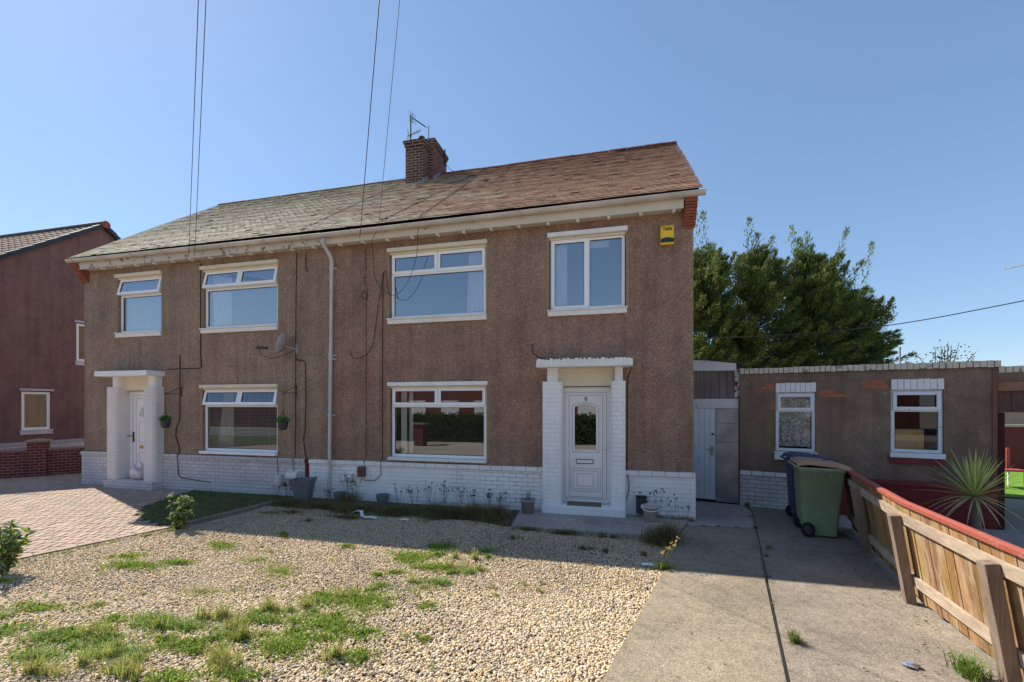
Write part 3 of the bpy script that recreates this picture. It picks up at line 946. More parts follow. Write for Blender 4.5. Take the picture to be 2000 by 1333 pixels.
    while x < xr - 0.05:
        n = 8
        e_ = min(x + 0.45, xr + 0.02)
        dz = random.uniform(-0.006, 0.006)
        r0 = 0.115
        ringa = [(RIDGE[0] + r0 * math.cos(math.pi * i / n) * 1.05, RIDGE[1] - 0.055 + dz + r0 * math.sin(math.pi * i / n)) for i in range(n + 1)]
        vs_ = [(sgn * x, y, z) for y, z in ringa] + [(sgn * (e_ - 0.012), y, z) for y, z in ringa]
        rd.add(vs_, [(i, i + 1, n + 2 + i, n + 1 + i) for i in range(n)], True)
        rd.add(vs_, [tuple(range(n + 1))]); rd.add(vs_, [tuple(range(n + 1, 2 * n + 2))])
        x = e_
    rd.build('ridge_tile', ridge_red if right else m_plain('ridge_tile_dark', (0.045, 0.04, 0.042), 0.85, 0.2, 0.3, 5, 0.3), ro)
    # ---- eaves
    fa = MB(); fa.box(*mx(0.0, 6.62), -0.215, -0.19, 5.055, 5.27)
    fo = fa.build('fascia', fascia_r if right else fascia_m, H)
    sf = MB(); sf.box(*mx(0.0, 6.62), -0.188, -0.002, 5.085, 5.10)
    sf.build('soffit', fascia_m, fo)
    for k in range(13 if right else 12):
        x = sgn * (0.30 + k * 0.515)
        f_ = MB(); f_.box(x - 0.025, x + 0.025, -0.185, -0.10, 5.035, 5.083)
        f_.build('soffit_block', white_paint, H)
    gu = MB()
    xe2 = 6.93 if right else 6.84
    n = 10
    nseg = 16
    prof = [(-0.29 + 0.065 * math.cos(t), 0.065 * math.sin(t)) for t in [math.pi + math.pi * i / n for i in range(n + 1)]] + [(-0.29 + 0.055 * math.cos(t), 0.055 * math.sin(t)) for t in [2 * math.pi - math.pi * i / n for i in range(n + 1)]]
    np_ = len(prof)
    vs_ = []
    for i in range(nseg + 1):
        u = i / nseg
        x = sgn * xe2 * u
        z = 5.222 + (5.258 - 5.222) * abs(u - 0.02) + (0.0 if right else 0.005)
        vs_ += [(x, y, z + dz) for y, dz in prof]
    fs = [(i * np_ + k, i * np_ + (k + 1) % np_, (i + 1) * np_ + (k + 1) % np_, (i + 1) * np_ + k) for i in range(nseg) for k in range(np_)]
    gu.add(vs_, fs, True)
    gu.add(vs_[-np_:], [tuple(range(np_))])
    go = gu.build('gutter', gutter_m, H)
    gb = MB()
    for k in range(8):
        x = sgn * (0.45 + k * 0.88)
        if abs(x) > xe2: continue
        z = 5.222 + 0.036 * abs(x) / xe2
        pr = [(x, -0.29 + 0.071 * math.cos(t), z + 0.071 * math.sin(t)) for t in [math.pi + math.pi * i / 10 for i in range(11)]]
        gb.tube(pr, 0.006, 5)
        gb.box(x - 0.02, x + 0.02, -0.222, -0.2155, z - 0.09, z + 0.03)
        gb.build('gutter_bracket', gutter_m, go); gb = MB()
    # ---- corbel of creased tiles
    for kk in range(1):
        cb_ = MB()
        for c in range(12):
            z = 4.80 + c * 0.038
            yo = -0.03 - 0.225 * min(1, c / 9.5)
            cb_.box(*mx(6.64, 6.825 + 0.006 * (c % 2)), yo, 0.0 - 0.001, z, z + 0.030)
            cb_.box(*mx(6.65, 6.815), yo + 0.012, -0.001, z + 0.0301, z + 0.0379)
        cb_.build('eaves_corbel', terracotta, H)
    return H


HR = build_house(1)
HL = build_house(-1)

# downpipe at the party line (belongs to the right-hand house)
dp = MB()
dp.tube(spline([(0.02, -0.29, 5.13), (0.02, -0.29, 5.04), (0.06, -0.12, 4.84), (0.065, -0.085, 4.72), (0.06, -0.085, 4.6)], 5), 0.036, 12)
dp.tube([(0.06, -0.085, 4.62), (0.0, -0.085, 0.02)], 0.034, 12)
for z in (4.6, 2.86, 2.79, 1.66):
    x = 0.06 * z / 4.62
    dp.tube([(x, -0.085, z), (x, -0.085, z + 0.055)], 0.043, 12)
    dp.box(x - 0.07, x + 0.07, -0.05, -0.001, z + 0.01, z + 0.045)
dp.build('downpipe', pipe_paint, HR)

# chimney
ch = MB()
ch.box(-0.05, 0.47, 3.20, 3.53, 7.6, 8.98)
CH = ch.build('chimney', chim_brick, HR)
c2 = MB(); c2.box(-0.02, 0.62, 3.531, 4.5, 7.9, 9.20); c2.build('chimney_stack', chim_brick_red, CH)
cc = MB()
for z, g_ in ((8.981, 0.03), (9.056, 0.055)):
    cc.box(-0.05 - g_, 0.47 + g_, 3.20 - g_, 3.52, z, z + 0.074)
for z, g_ in ((9.201, 0.03), (9.276, 0.05)):
    cc.box(-0.02 - g_, 0.62 + g_, 3.535 - g_ * 0, 4.5 + g_, z, z + 0.074)
cc.build('chimney_cap', chim_brick, CH, bevel=0.006)
for px_, py_, z, r_ in ((0.17, 3.75, 9.35, 0.085), (0.42, 4.2, 9.35, 0.11)):
    p = MB(); p.lathe((px_, py_, z), [(r_, 0), (r_ * 0.9, 0.16), (r_ * 1.06, 0.165), (r_ * 1.06, 0.2), (r_ * 0.8, 0.2), (r_ * 0.75, 0.05)], 18)
    p.build('chimney_pot', m_plain('sooty_pot', (0.13, 0.10, 0.09), 0.9, 0.2, 0.3), CH)
fl = MB()
fl.box(-0.09, 0.51, 3.10, 3.198, roof_z(3.15) - 0.02, roof_z(3.15) + 0.06)
for k in range(4):
    y = 3.2 + k * 0.11
    fl.box(0.472, 0.482, y, y + 0.108, roof_z(y) - 0.05, roof_z(y) + 0.16)
for k in range(5):
    y = 3.53 + k * 0.11
    fl.box(0.622, 0.632, y, y + 0.108, roof_z(y) - 0.05, roof_z(y) + 0.16)
fl.build('lead_flashing', lead_m, CH)

# cables fixed to the walls
def wcable(pts, parent, r=0.008, sm=False, name='wall_cable', y=-0.012):
    P = [(p[0], p[2] if len(p) > 2 else y, p[1]) for p in pts]
    mb = MB(); mb.tube(spline(P, 6) if sm else P, r, 6)
    return mb.build(name, cable_black, parent)


wcable([(0.78, 5.02), (0.78, 4.45), (0.74, 4.40), (0.80, 4.2), (0.80, 3.98), (0.70, 4.02), (0.70, 4.12), (0.79, 4.1), (0.785, 3.7), (0.78, 0.85)], HR, 0.0048, True)
wcable([(0.78, 0.86), (0.775, 0.80, -0.07), (0.77, 0.70, -0.05)], HR, 0.006)
wcable([(1.185, 4.5), (1.15, 4.45), (1.145, 3.4), (1.14, 2.0), (1.14, 0.85, -0.012), (1.14, 0.80, -0.07), (1.13, 0.55, -0.05), (1.0, 0.42, -0.05), (0.75, 0.42, -0.05)], HR, 0.0065)
wcable([(1.17, 4.47), (1.06, 3.9), (0.98, 3.35), (0.92, 3.05), (0.72, 2.85), (0.5, 2.83), (0.42, 3.0)], HR, 0.0048, True)
wcable([(1.28, 5.24, -0.31), (1.08, 5.02, -0.27), (1.0, 4.7, -0.10), (1.02, 4.35, -0.06), (1.25, 4.08, -0.10), (1.5, 4.0, -0.12), (1.75, 4.25, -0.12), (1.93, 4.68, -0.14), (2.0, 5.0, -0.25), (2.08, 5.26, -0.31)], HR, 0.0048, True)
wcable([(1.18, 4.5), (1.24, 4.45, -0.04), (1.32, 4.05, -0.1)], HR, 0.007, True)
wcable([(4.12, 2.98), (4.13, 2.84), (4.3, 2.72), (4.62, 2.67)], HR, 0.008, True)
wcable([(5.83, 2.62, -0.3), (5.80, 2.45, -0.1), (5.76, 2.3, -0.02), (5.755, 1.4), (5.75, 0.81), (5.76, 0.72, -0.065), (5.78, 0.5, -0.05), (5.74, 0.3, -0.05)], HR, 0.007, True)
wcable([(-3.30, 5.0), (-3.30, 3.0), (-3.28, 2.72), (-3.34, 2.70), (-3.86, 2.70), (-3.88, 2.73), (-3.88, 3.0)], HL, 0.009)
wcable([(-3.88, 2.70), (-3.885, 1.55), (-3.98, 1.4), (-4.0, 1.2), (-3.9, 0.95), (-3.89, 0.80), (-3.88, 0.79, -0.07), (-3.88, 0.35, -0.045), (-3.8, 0.28, -0.045), (-3.0, 0.21, -0.045)], HL, 0.008)
wcable([(-3.88, 2.70), (-4.25, 2.69)], HL, 0.009)
wcable([(-0.82, 5.02), (-0.84, 4.2), (-0.845, 3.4), (-0.85, 1.5), (-0.86, 0.82), (-0.86, 0.8, -0.07), (-0.87, 0.45, -0.05)], HL, 0.007)
wcable([(-0.85, 2.95), (-0.83, 2.83), (-0.66, 2.80), (-0.61, 2.74), (-0.60, 2.0), (-0.62, 1.4), (-0.66, 1.2), (-0.62, 0.9), (-0.60, 0.81)], HL, 0.0075)
wcable([(-0.60, 5.0), (-0.60, 4.7), (-0.56, 4.62)], HL, 0.008)
wcable([(-1.24, 0.80, -0.07), (-1.24, 0.45, -0.05)], HL, 0.006)
# wires lying over the tiles from ridge to eave
def roof_wire(x0, t0, x1, t1, parent):
    P = []
    for k in range(25):
        u = k / 24
        y = RIDGE[0] - 0.1 + (EAVE[0] + 0.05 - RIDGE[0] + 0.1) * (t0 + (t1 - t0) * u)
        x = x0 + (x1 - x0) * u + 0.05 * math.sin(u * 4)
        P.append((x, y, roof_z(y) + 0.075 + 0.008 * math.sin(u * 60)))
    mb = MB(); mb.tube(P, 0.006, 5); return mb.build('roof_cable', cable_black, parent)


roof_wire(2.02, 0.0, 1.25, 1.0, HR)
roof_wire(2.02, 0.0, 2.05, 1.0, HR)
roof_wire(-0.35, 0.0, -0.55, 1.0, HL)

# ------------------------------------------------------------------ fittings on the houses
al = thing('alarm_box', 'yellow burglar alarm box with dark band and black lettering under the eaves', 'alarm box', (6.385, 0, 4.70))
mb = MB(); mb.prism_y([(6.285, 4.86), (6.49, 4.855), (6.495, 4.545), (6.28, 4.55)], -0.075, -0.001)
a1 = mb.build('casing', yellow_m, al, bevel=0.012)
mb = MB()
arc = [(6.283 + 0.209 * k / 8, 4.635 + 0.022 * math.sin(math.pi * k / 8)) for k in range(9)]
mb.prism_y(arc + [(6.492, 4.575), (6.283, 4.575)], -0.080, -0.0755)
mb.build('dark_band', teal_m, al)
text_mesh('lettering', 'Yale', 0.088, ink, al, Matrix.Translation((6.387, -0.0785, 4.80)) @ Matrix.Rotation(R(90), 4, 'X'), 0.0025, 0.0008)

ds = thing('satellite_dish', 'grey satellite dish on the left house wall, pointing left', 'satellite dish', (-0.83, 0, 3.05))
mb = MB()
Td = Matrix.Translation((-1.0, -0.16, 3.14)) @ Matrix.Rotation(R(-60), 4, 'Z') @ Matrix.Rotation(R(62), 4, 'X')
Td = Matrix.Translation((-0.98, -0.20, 3.14)) @ Vector((-0.93, -0.28, 0.30)).to_track_quat('Z', 'X').to_matrix().to_4x4()
n = 24
prof = [(0.0, 0.0), (0.07, 0.004), (0.14, 0.016), (0.20, 0.033), (0.215, 0.04), (0.215, 0.034), (0.14, 0.008), (0.07, -0.004), (0.0, -0.008)]
mb.lathe((0, 0, 0), prof, n)
for i, v in enumerate(mb.v):
    mb.v[i] = (v[0] * 1.0, v[1] * 0.9, v[2])
mb.build('reflector', dish_m, ds, T=Td)
mb = MB(); mb.tube([(-0.95, -0.22, 2.95), (-1.18, -0.30, 2.99), (-1.30, -0.33, 3.03)], 0.010, 6); mb.build('arm', grey_metal, ds)
mb = MB(); mb.tube([(-1.27, -0.32, 3.04), (-1.44, -0.38, 3.05)], 0.028, 10); mb.tube([(-1.255, -0.315, 3.04), (-1.27, -0.32, 3.04)], 0.034, 10); mb.build('receiver', dark_plastic, ds)
mb = MB(); mb.box(-0.87, -0.79, -0.012, -0.001, 2.96, 3.14); mb.tube([(-0.83, -0.01, 3.05), (-0.86, -0.12, 3.05), (-0.95, -0.18, 3.10)], 0.018, 8); mb.build('bracket', grey_metal, ds)
mb = MB(); mb.tube(spline([(-1.40, -0.37, 3.02), (-1.38, -0.34, 2.92), (-1.2, -0.28, 2.84), (-1.0, -0.2, 2.90), (-0.86, -0.05, 3.0)], 6), 0.006, 5); mb.build('lead', cable_black, ds)


def leaf_quads(P, D, U, Ln, Wd, col, curl=0.25):
    """diamond leaves: P base (n,3) D direction U up ; returns V,F,C"""
    n = len(P)
    D = D / (np.linalg.norm(D, axis=1, keepdims=True) + 1e-9)
    S = np.cross(D, U); S = S / (np.linalg.norm(S, axis=1, keepdims=True) + 1e-9)
    N = np.cross(S, D)
    Ln = np.broadcast_to(Ln, (n,))[:, None]; Wd = np.broadcast_to(Wd, (n,))[:, None]
    b = P; t = P + D * Ln - N * Ln * curl * 0.4
    m = P + D * Ln * 0.45 + N * Ln * curl * 0.25
    V = np.stack([b, m + S * Wd * 0.5, t, m - S * Wd * 0.5], 1).reshape(-1, 3)
    i = np.arange(n)[:, None] * 4
    F = np.concatenate([i + np.array([[0, 1, 2]]), i + np.array([[0, 2, 3]])], 0)
    return V, F, np.repeat(col, 4, axis=0)


def rand_dirs(n, up=0.0, spread=1.0):
    d = rng.normal(size=(n, 3)) * spread; d[:, 2] += up
    return d / np.linalg.norm(d, axis=1, keepdims=True)


def jitter_col(n, c, amt=0.2, hue=0.1):
    c = np.array(c)[None]
    return np.clip(c * (1 + rng.normal(size=(n, 1)) * amt) * (1 + rng.normal(size=(n, 3)) * hue), 0.003, 1)


def hanging_basket(x, label):
    b = thing('hanging_plant', label, 'hanging plant', (x, 0, 2.2), group='hanging plants beside the left window')
    mb = MB()
    mb.box(x + 0.02, x + 0.04, -0.014, -0.001, 2.08, 2.30)
    mb.tube([(x + 0.03, -0.01, 2.14), (x + 0.0, -0.33, 2.135)], 0.007, 6); mb.tube([(x + 0.03, -0.01, 2.29), (x + 0.0, -0.30, 2.145)], 0.006, 6)
    mb.tube([(x + 0.0 + 0.03 * math.cos(t), -0.33 + 0.0, 2.14 + 0.03 * math.sin(t)) for t in [k * 0.6 for k in range(11)]], 0.005, 5)
    mb.build('bracket', black_metal, b)
    mb = MB(); mb.tube([(x, -0.33, 2.14), (x, -0.33, 1.66)], 0.004, 5)
    for a in range(3):
        mb.tube([(x, -0.33, 1.78), (x + 0.1 * math.cos(a * 2.1), -0.33 + 0.1 * math.sin(a * 2.1), 1.56)], 0.003, 4)
    mb.build('chain', black_metal, b)
    mb = MB(); mb.lathe((x, -0.33, 1.40), [(0.0, 0), (0.055, 0.0), (0.082, 0.05), (0.098, 0.15), (0.104, 0.165), (0.09, 0.165), (0.0, 0.14)], 20)
    mb.build('pot', dark_plastic, b)
    n = 700
    d = rand_dirs(n, 0.5); d[:, 2] = np.abs(d[:, 2])
    P = np.array([x, -0.33, 1.57]) + d * rng.uniform(0.02, 0.10, (n, 1)) * np.array([1.1, 1.1, 0.9])
    V, F, C = leaf_quads(P, d + rng.normal(size=(n, 3)) * 0.4, rand_dirs(n), rng.uniform(0.025, 0.05, n), 0.016, jitter_col(n, (0.11, 0.30, 0.06), 0.3, 0.15))
    fast('foliage', V, F, leaf_m, b, C)


hanging_basket(-3.87, 'small hanging plant in a dark pot beside the left porch pillar')
hanging_basket(-0.87, 'small hanging plant in a dark pot between the left window and the downpipe')

np_ = thing('number_plaque', 'small white house number plaque beside the left porch pillar', 'sign', (-6.0, 0, 1.91))
mb = MB(); mb.box(-6.05, -5.85, -0.012, -0.001, 1.82, 2.0); mb.build('plate', plaque_m, np_, bevel=0.003)
text_mesh('numeral', '5', 0.13, m_plain('blue_grey_ink', (0.08, 0.12, 0.16), 0.5), np_, Matrix.Translation((-5.985, -0.013, 1.91)) @ Matrix.Rotation(R(90), 4, 'X'), 0.001, 0.002)

# wall boxes: meter boxes and flue terminals
mb = MB(); mb.box(0.655, 0.80, -0.12, -0.04, 0.49, 0.69)
tag(mb.build('meter_box', brown_plastic, bevel=0.008), 'small brown meter box on the white brick plinth', 'meter box')


def flue(x0, x1, z0, z1, label, grp):
    t = thing('vent_cover', label, 'vent', ((x0 + x1) / 2, 0, z0), group=grp)
    mb = MB()
    n = 8
    yz = [(-0.036, z0), (-0.036, z1)] + [(-0.036 - 0.12 * math.sin(math.pi / 2 * k / n), z0 + 0.02 + (z1 - z0 - 0.02) * math.cos(math.pi / 2 * k / n)) for k in range(1, n + 1)] + [(-0.156, z0)]
    cnt = len(yz)
    vs_ = [(x0, y, z) for y, z in yz] + [(x1, y, z) for y, z in yz]
    mb.add(vs_, [tuple(range(cnt)), tuple(range(2 * cnt - 1, cnt - 1, -1))] + [(i, (i + 1) % cnt, cnt + (i + 1) % cnt, cnt + i) for i in range(cnt)])
    mb.build('hood', flue_m, t, bevel=0.004)
    mb = MB(); mb.box(x0 - 0.015, x1 + 0.015, -0.0415, -0.0362, z0 - 0.02, z1 + 0.015); mb.build('backplate', flue_m, t)


flue(-0.99, -0.72, 0.40, 0.55, 'cream curved vent hood behind the tall grey planter', 'vent covers on the plinths')
flue(0.33, 0.52, 0.40, 0.53, 'cream curved vent hood between the downpipe and the brown meter box', 'vent covers on the plinths')
mb = MB(); mb.box(-1.25, -1.10, -0.14, -0.036, 0.23, 0.46, Matrix.Translation((-1.18, 0, .35)) @ Matrix.Rotation(R(-8), 4, 'Y') @ Matrix.Translation((1.18, 0, -.35)))
mb.box(-1.20, -1.13, -0.155, -0.1405, 0.30, 0.42)
tag(mb.build('vent_cover', flue_m, bevel=0.01), 'tilted square white vent box on the grey brick plinth', 'vent', 'vent covers on the plinths')
bx_ = thing('junction_box', 'upright black box on the plinth behind the white bucket', 'junction box', (5.97, -0.1, 0.12))
mb = MB(); mb.box(5.895, 6.055, -0.16, -0.037, 0.10, 0.36); mb.build('casing', dark_plastic, bx_, bevel=0.01)
mb = MB(); mb.box(5.888, 6.062, -0.168, -0.037, 0.362, 0.385); mb.build('lid', rubber, bx_, bevel=0.004)

# ------------------------------------------------------------------ TV aerials
ae = thing('tv_aerial', 'television aerial with two yagi arrays strapped to the brick chimney', 'aerial', (0.0, 3.45, 8.9))
mb = MB(); mb.tube([(-0.0, 3.4, 8.85), (0.0, 3.4, 9.98)], 0.02, 8); mb.build('mast', black_metal, ae)


def yagi(p0, p1, n, el, mat, parent, up=Vector((0, 0, 1))):
    p0, p1 = Vector(p0), Vector(p1)
    mb = MB(); mb.tube([p0, p1], 0.016, 6)
    d = (p1 - p0).normalized()
    s_ = d.cross(up).normalized()
    for k in range(n):
        p = p0.lerp(p1, k / (n - 1))
        l_ = el * (1 - 0.35 * k / n)
        mb.tube([p - s_ * l_, p + s_ * l_], 0.008, 5)
    f = p0 - d * 0.02
    for zz in (-0.12, -0.06, 0.06, 0.12):
        mb.tube([f + Vector((0, 0, zz)) - s_ * el * 1.1, f + Vector((0, 0, zz)) + s_ * el * 1.1], 0.005, 5)
    mb.tube([f + Vector((0, 0, -0.14)), f + Vector((0, 0, 0.14))], 0.006, 5)
    return mb.build('yagi_array', mat, parent)


yagi((0.07, 3.38, 9.88), (0.56, 3.15, 9.42), 9, 0.11, black_metal, ae)
yagi((-0.06, 3.4, 9.42), (0.24, 3.5, 9.58), 5, 0.11, grey_metal, ae)
mb = MB(); mb.tube(spline([(0.62, 4.3, 9.2), (0.74, 4.2, 8.95), (0.95, 4.15, 8.7), (1.26, 4.1, 8.66)], 6), 0.008, 5); mb.build('lead', cable_black, ae)
mb = MB(); mb.tube([(0.69, 4.2, 8.93), (0.69, 4.2, 9.40)], 0.018, 6); mb.tube([(0.62, 4.2, 9.0), (0.69, 4.2, 9.0)], 0.01, 5); mb.tube([(0.62, 4.2, 9.33), (0.69, 4.2, 9.33)], 0.01, 5)
mb.tube([(0.45, 3.6, 9.4), (0.45, 3.6, 9.75)], 0.012, 6)
mb.build('wall_bracket', black_metal, ae)

# ------------------------------------------------------------------ overhead telephone lines
POLE = Vector((6.55, -8.05, 8.6))
def overhead(p, sag, label, r=0.0065, q=None, grp='overhead lines to the house eaves'):
    a = Vector(p); b = q or POLE
    P = [a.lerp(b, k / 20) - Vector((0, 0, sag * 4 * (k / 20) * (1 - k / 20))) for k in range(21)]
    mb = MB(); mb.tube(P, r, 6)
    return tag(mb.build('overhead_line', cable_black), label, 'cable', grp)


overhead((-3.30, -0.28, 5.05), 0.0, 'overhead line meeting the left house gutter, first from the left', 0.0048, Vector((6.53, -8.0, 8.6)))
overhead((-3.14, -0.28, 5.06), 0.0, 'overhead line meeting the left house gutter, second from the left', 0.0048, Vector((6.60, -8.02, 8.6)))
overhead((0.82, -0.28, 5.08), 0.0, 'overhead line crossing the roof just right of the downpipe, thicker of that pair', 0.006, Vector((6.55, -8.0, 8.6)))
overhead((1.22, -0.28, 5.24), 0.0, 'thin overhead line passing left of the chimney', 0.0038, Vector((6.58, -7.98, 8.6)))
mb = MB(); mb.tube(spline([(6.9, 8.4, 4.30), (9.3, 6.6, 3.93), (12.0, 5.6, 3.92), (13.96, 4.2, 4.12), (18.5, 1.0, 4.9)], 8), 0.011, 6)
tag(mb.build('overhead_line', cable_black), 'black cable sagging in front of the conifers to the right', 'cable')

# ------------------------------------------------------------------ outbuilding (local frame: x along the wall, y into it)
OB = thing('outbuilding', 'low flat roofed brown outbuilding with white brick coping and two small windows', 'outbuilding', (7.826, 1.281, 0), math.atan2(-0.2384, 0.9708), local=True)
w1 = (0.57, 1.17, 1.07, 2.12); w2 = (2.18, 2.82, 1.13, 2.14)
mb = MB()
wall_xz(mb, [0.0, 3.4], [0.0, 2.48], [w1, w2], 0.0, 0.12)
mb.face([(3.4, 0, 0), (3.4, 4, 0), (3.4, 4, 2.48), (3.4, 0, 2.48)]); mb.face([(0, 0, 0), (0, 0, 2.48), (0, 4, 2.48), (0, 4, 0)])
mb.face([(0, 4, 0), (0, 4, 2.48), (3.4, 4, 2.48), (3.4, 4, 0)])
mb.build('wall', wall_o, OB)
mb = MB(); mb.face([(0, 0.02, 2.47), (3.4, 0.02, 2.47), (3.4, 4, 2.47), (0, 4, 2.47)]); mb.build('roof', deck_m, OB)
mb = MB()
for z0, z1, y1 in ((0.05, 2.4, 2.2),):
    mb.face([(0.05, y1, z0), (3.3, y1, z0), (3.3, y1, z1), (0.05, y1, z1)]); mb.face([(0.05, .13, z0), (3.3, .13, z0), (3.3, y1, z0), (0.05, y1, z0)])
    mb.face([(0.05, .13, z1), (3.3, .13, z1), (3.3, y1, z1), (0.05, y1, z1)])
mb.build('room_interior', dark_maroon, OB)
def coping_row(x0, x1, z, parent, y0=-0.05, y1=0.2, h=0.098, pitch=0.0755, mat=None, jit=0.004):
    mb = MB()
    x = x0
    while x < x1 - 0.03:
        e = x + pitch
        mb.box(x + random.uniform(0.002, 0.005), e - random.uniform(0.002, 0.005), y0 + random.uniform(-jit, jit) * 2, y1, z + random.uniform(-jit, jit), z + h + random.uniform(-jit, jit) * 1.6)
        x = e
    return mb.build('coping', mat or brick_white, parent, bevel=0.005)


mb = MB(); mb.box(-0.0, 3.4, -0.035, 0.18, 2.472, 2.55); mb.build('coping_bed', m_plain('dark_mortar', (0.07, 0.06, 0.055), 0.95, 0.1), OB)
coping_row(0.0, 3.44, 2.473, OB, pitch=0.0765)
mb = MB(); mb.box(0.0, 0.95, -0.03, -0.002, 0.0, 0.595); p_ = mb.build('plinth', old_white_brick, OB)
mb = MB()
for k in range(5):
    mb.box(0.005 + k * 0.19, 0.185 + k * 0.19, -0.055, -0.002, 0.60, 0.675)
mb.build('coping', brick_white2, p_, bevel=0.006)
mb = MB(); mb.box(0.953, 3.41, -0.03, -0.002, 0.0, 0.595); mb.build('plinth', maroon_brick, OB)
mb = MB(); mb.box(0.953, 3.43, -0.06, -0.002, 0.597, 0.675); mb.build('plinth_coping', maroon_paint, OB, bevel=0.006)
mb = MB(); mb.box(3.36, 3.412, -0.012, -0.002, 0.68, 2.47); mb.build('quoin_strip', m_plain('red_brown_edge', (0.16, 0.075, 0.055), 0.9), OB)


def scar(poly):
    mb = MB(); mb.face([(x, -0.005, z) for x, z in poly])
    return mb.build('exposed_brick', scar_brick, OB)


scar([(0.27, 2.165), (0.38, 2.16), (0.56, 2.155), (0.56, 2.28), (0.44, 2.285), (0.40, 2.23), (0.33, 2.22)])
scar([(1.20, 2.05), (1.45, 2.03), (1.62, 2.04), (1.70, 2.055), (1.58, 2.09), (1.47, 2.12), (1.42, 2.16), (1.22, 2.165)])
scar([(1.80, 2.20), (1.95, 2.185), (1.97, 2.15), (2.15, 2.15), (2.15, 2.225), (2.10, 2.235), (2.11, 2.29), (1.95, 2.31), (1.83, 2.30), (1.795, 2.27)])
scar([(0.49, 1.83), (0.53, 1.80), (0.56, 1.83), (0.56, 1.93), (0.52, 1.95)])


def shed_window(h, zt, lint, n, gm=None):
    gm = gm or glass_dn
    x0, x1, z0, z1 = h
    mb = MB(); frame_bars(mb, x0 + 0.003, x1 - 0.003, z0, z1, 0.05, 0.025, 0.10)
    mb.box(x0 + 0.053, x1 - 0.053, 0.025, 0.10, zt - 0.03, zt + 0.012)
    wo = mb.build('window', white_wood, OB, bevel=0.004)
    s_ = MB(); frame_bars(s_, x0 + 0.028, x1 - 0.028, zt + 0.0, z1 - 0.03, 0.05, 0.0, 0.024); s_.build('top_light', white_wood, wo, bevel=0.004)
    pane_mesh(wo, x0 + 0.05, x1 - 0.05, zt + 0.05, z1 - 0.08, 0.045, gm)
    pane_mesh(wo, x0 + 0.053, x1 - 0.053, z0 + 0.05, zt - 0.03, 0.06, gm)
    l_ = MB()
    for k in range(n):
        a = x0 + (x1 - x0) * k / n; b = x0 + (x1 - x0) * (k + 1) / n
        l_.box(a + 0.002, b - 0.002, -0.022 + random.uniform(-.003, .003), 0.02, lint[0] + random.uniform(-.003, .003), lint[1] + random.uniform(-.006, .006))
    l_.build('lintel', brick_white2, wo, bevel=0.004)
    return wo


wo = shed_window(w1, 1.80, (2.125, 2.29), 8, m_glass('old_window_glass', 0.0))
curtain(wo, w1[0] + 0.06, w1[1] - 0.06, 1.15, 2.08, 0.105, amp=0.03, folds=5, mat=lace_m, name='net_curtain')
cs = MB(); cs.box(0.55, 1.18, -0.05, 0.02, 0.915, 1.03); cs.box(0.54, 1.19, -0.035, 0.1, 1.032, 1.062); cs.build('sill', white_red_peel if False else m_peel('broken_white_sill', (0.72, 0.73, 0.75), (0.22, 0.18, 0.15), 0.56, 0.6, 7), wo, bevel=0.005)
wo = shed_window(w2, 1.82, (2.145, 2.315), 8, MATS['old_window_glass'])
cs = MB(); cs.box(2.16, 2.83, -0.055, 0.1, 1.05, 1.128); cs.build('sill', white_wood, wo, bevel=0.006)
cs = MB(); cs.box(2.165, 2.825, -0.045, 0.0, 0.955, 1.046); cs.build('red_sill', maroon_paint, wo)
cb = MB(); cb.box(2.27, 2.63, 0.14, 0.45, 1.17, 1.50)
Tob = OB.matrix_basis.copy()
bxo = cb.build('cardboard_box', m_plain('cardboard', (0.62, 0.43, 0.20), 0.9, 0.1, 0.08), None, bevel=0.006, T=Matrix.Translation((7.826, 1.281, 0)) @ Matrix.Rotation(math.atan2(-0.2384, 0.9708), 4, 'Z'))
tag(bxo, 'brown cardboard box inside the right outbuilding window', 'box')
sh = MB(); sh.box(2.0, 3.1, 0.135, 0.8, 1.13, 1.165); sh.build('shelf', brown_wood, OB)

# weeds on top of the outbuilding
def wall_weed(x, z, h, label):
    loc = OB.matrix_basis
    T = Matrix.Translation((7.826, 1.281, 0)) @ Matrix.Rotation(math.atan2(-0.2384, 0.9708), 4, 'Z')
    b = T @ Vector((x, 0.1, z))
    n = 26
    P = np.array(b)[None] + np.stack([rng.normal(size=n) * 0.006, rng.normal(size=n) * 0.006, rng.uniform(0.02, h, n)], 1)
    d = rand_dirs(n, 0.9)
    V, F, C = leaf_quads(P, d, rand_dirs(n), 0.035, 0.012, jitter_col(n, (0.14, 0.15, 0.06), 0.3, 0.1))
    V2, F2, C2 = leaf_quads(np.array([b]), np.array([[0.05, 0, 1.0]]), np.array([[0, 1.0, 0]]), np.array([h]), 0.01, np.array([[0.10, 0.09, 0.05]]))
    tag(fast('weed', np.concatenate([V, V2]), np.concatenate([F, F2 + len(V)]), leaf_m, None, np.concatenate([C, C2])), label, 'weed')


wall_weed(1.52, 2.57, 0.16, 'thin weed growing upright from the outbuilding coping')

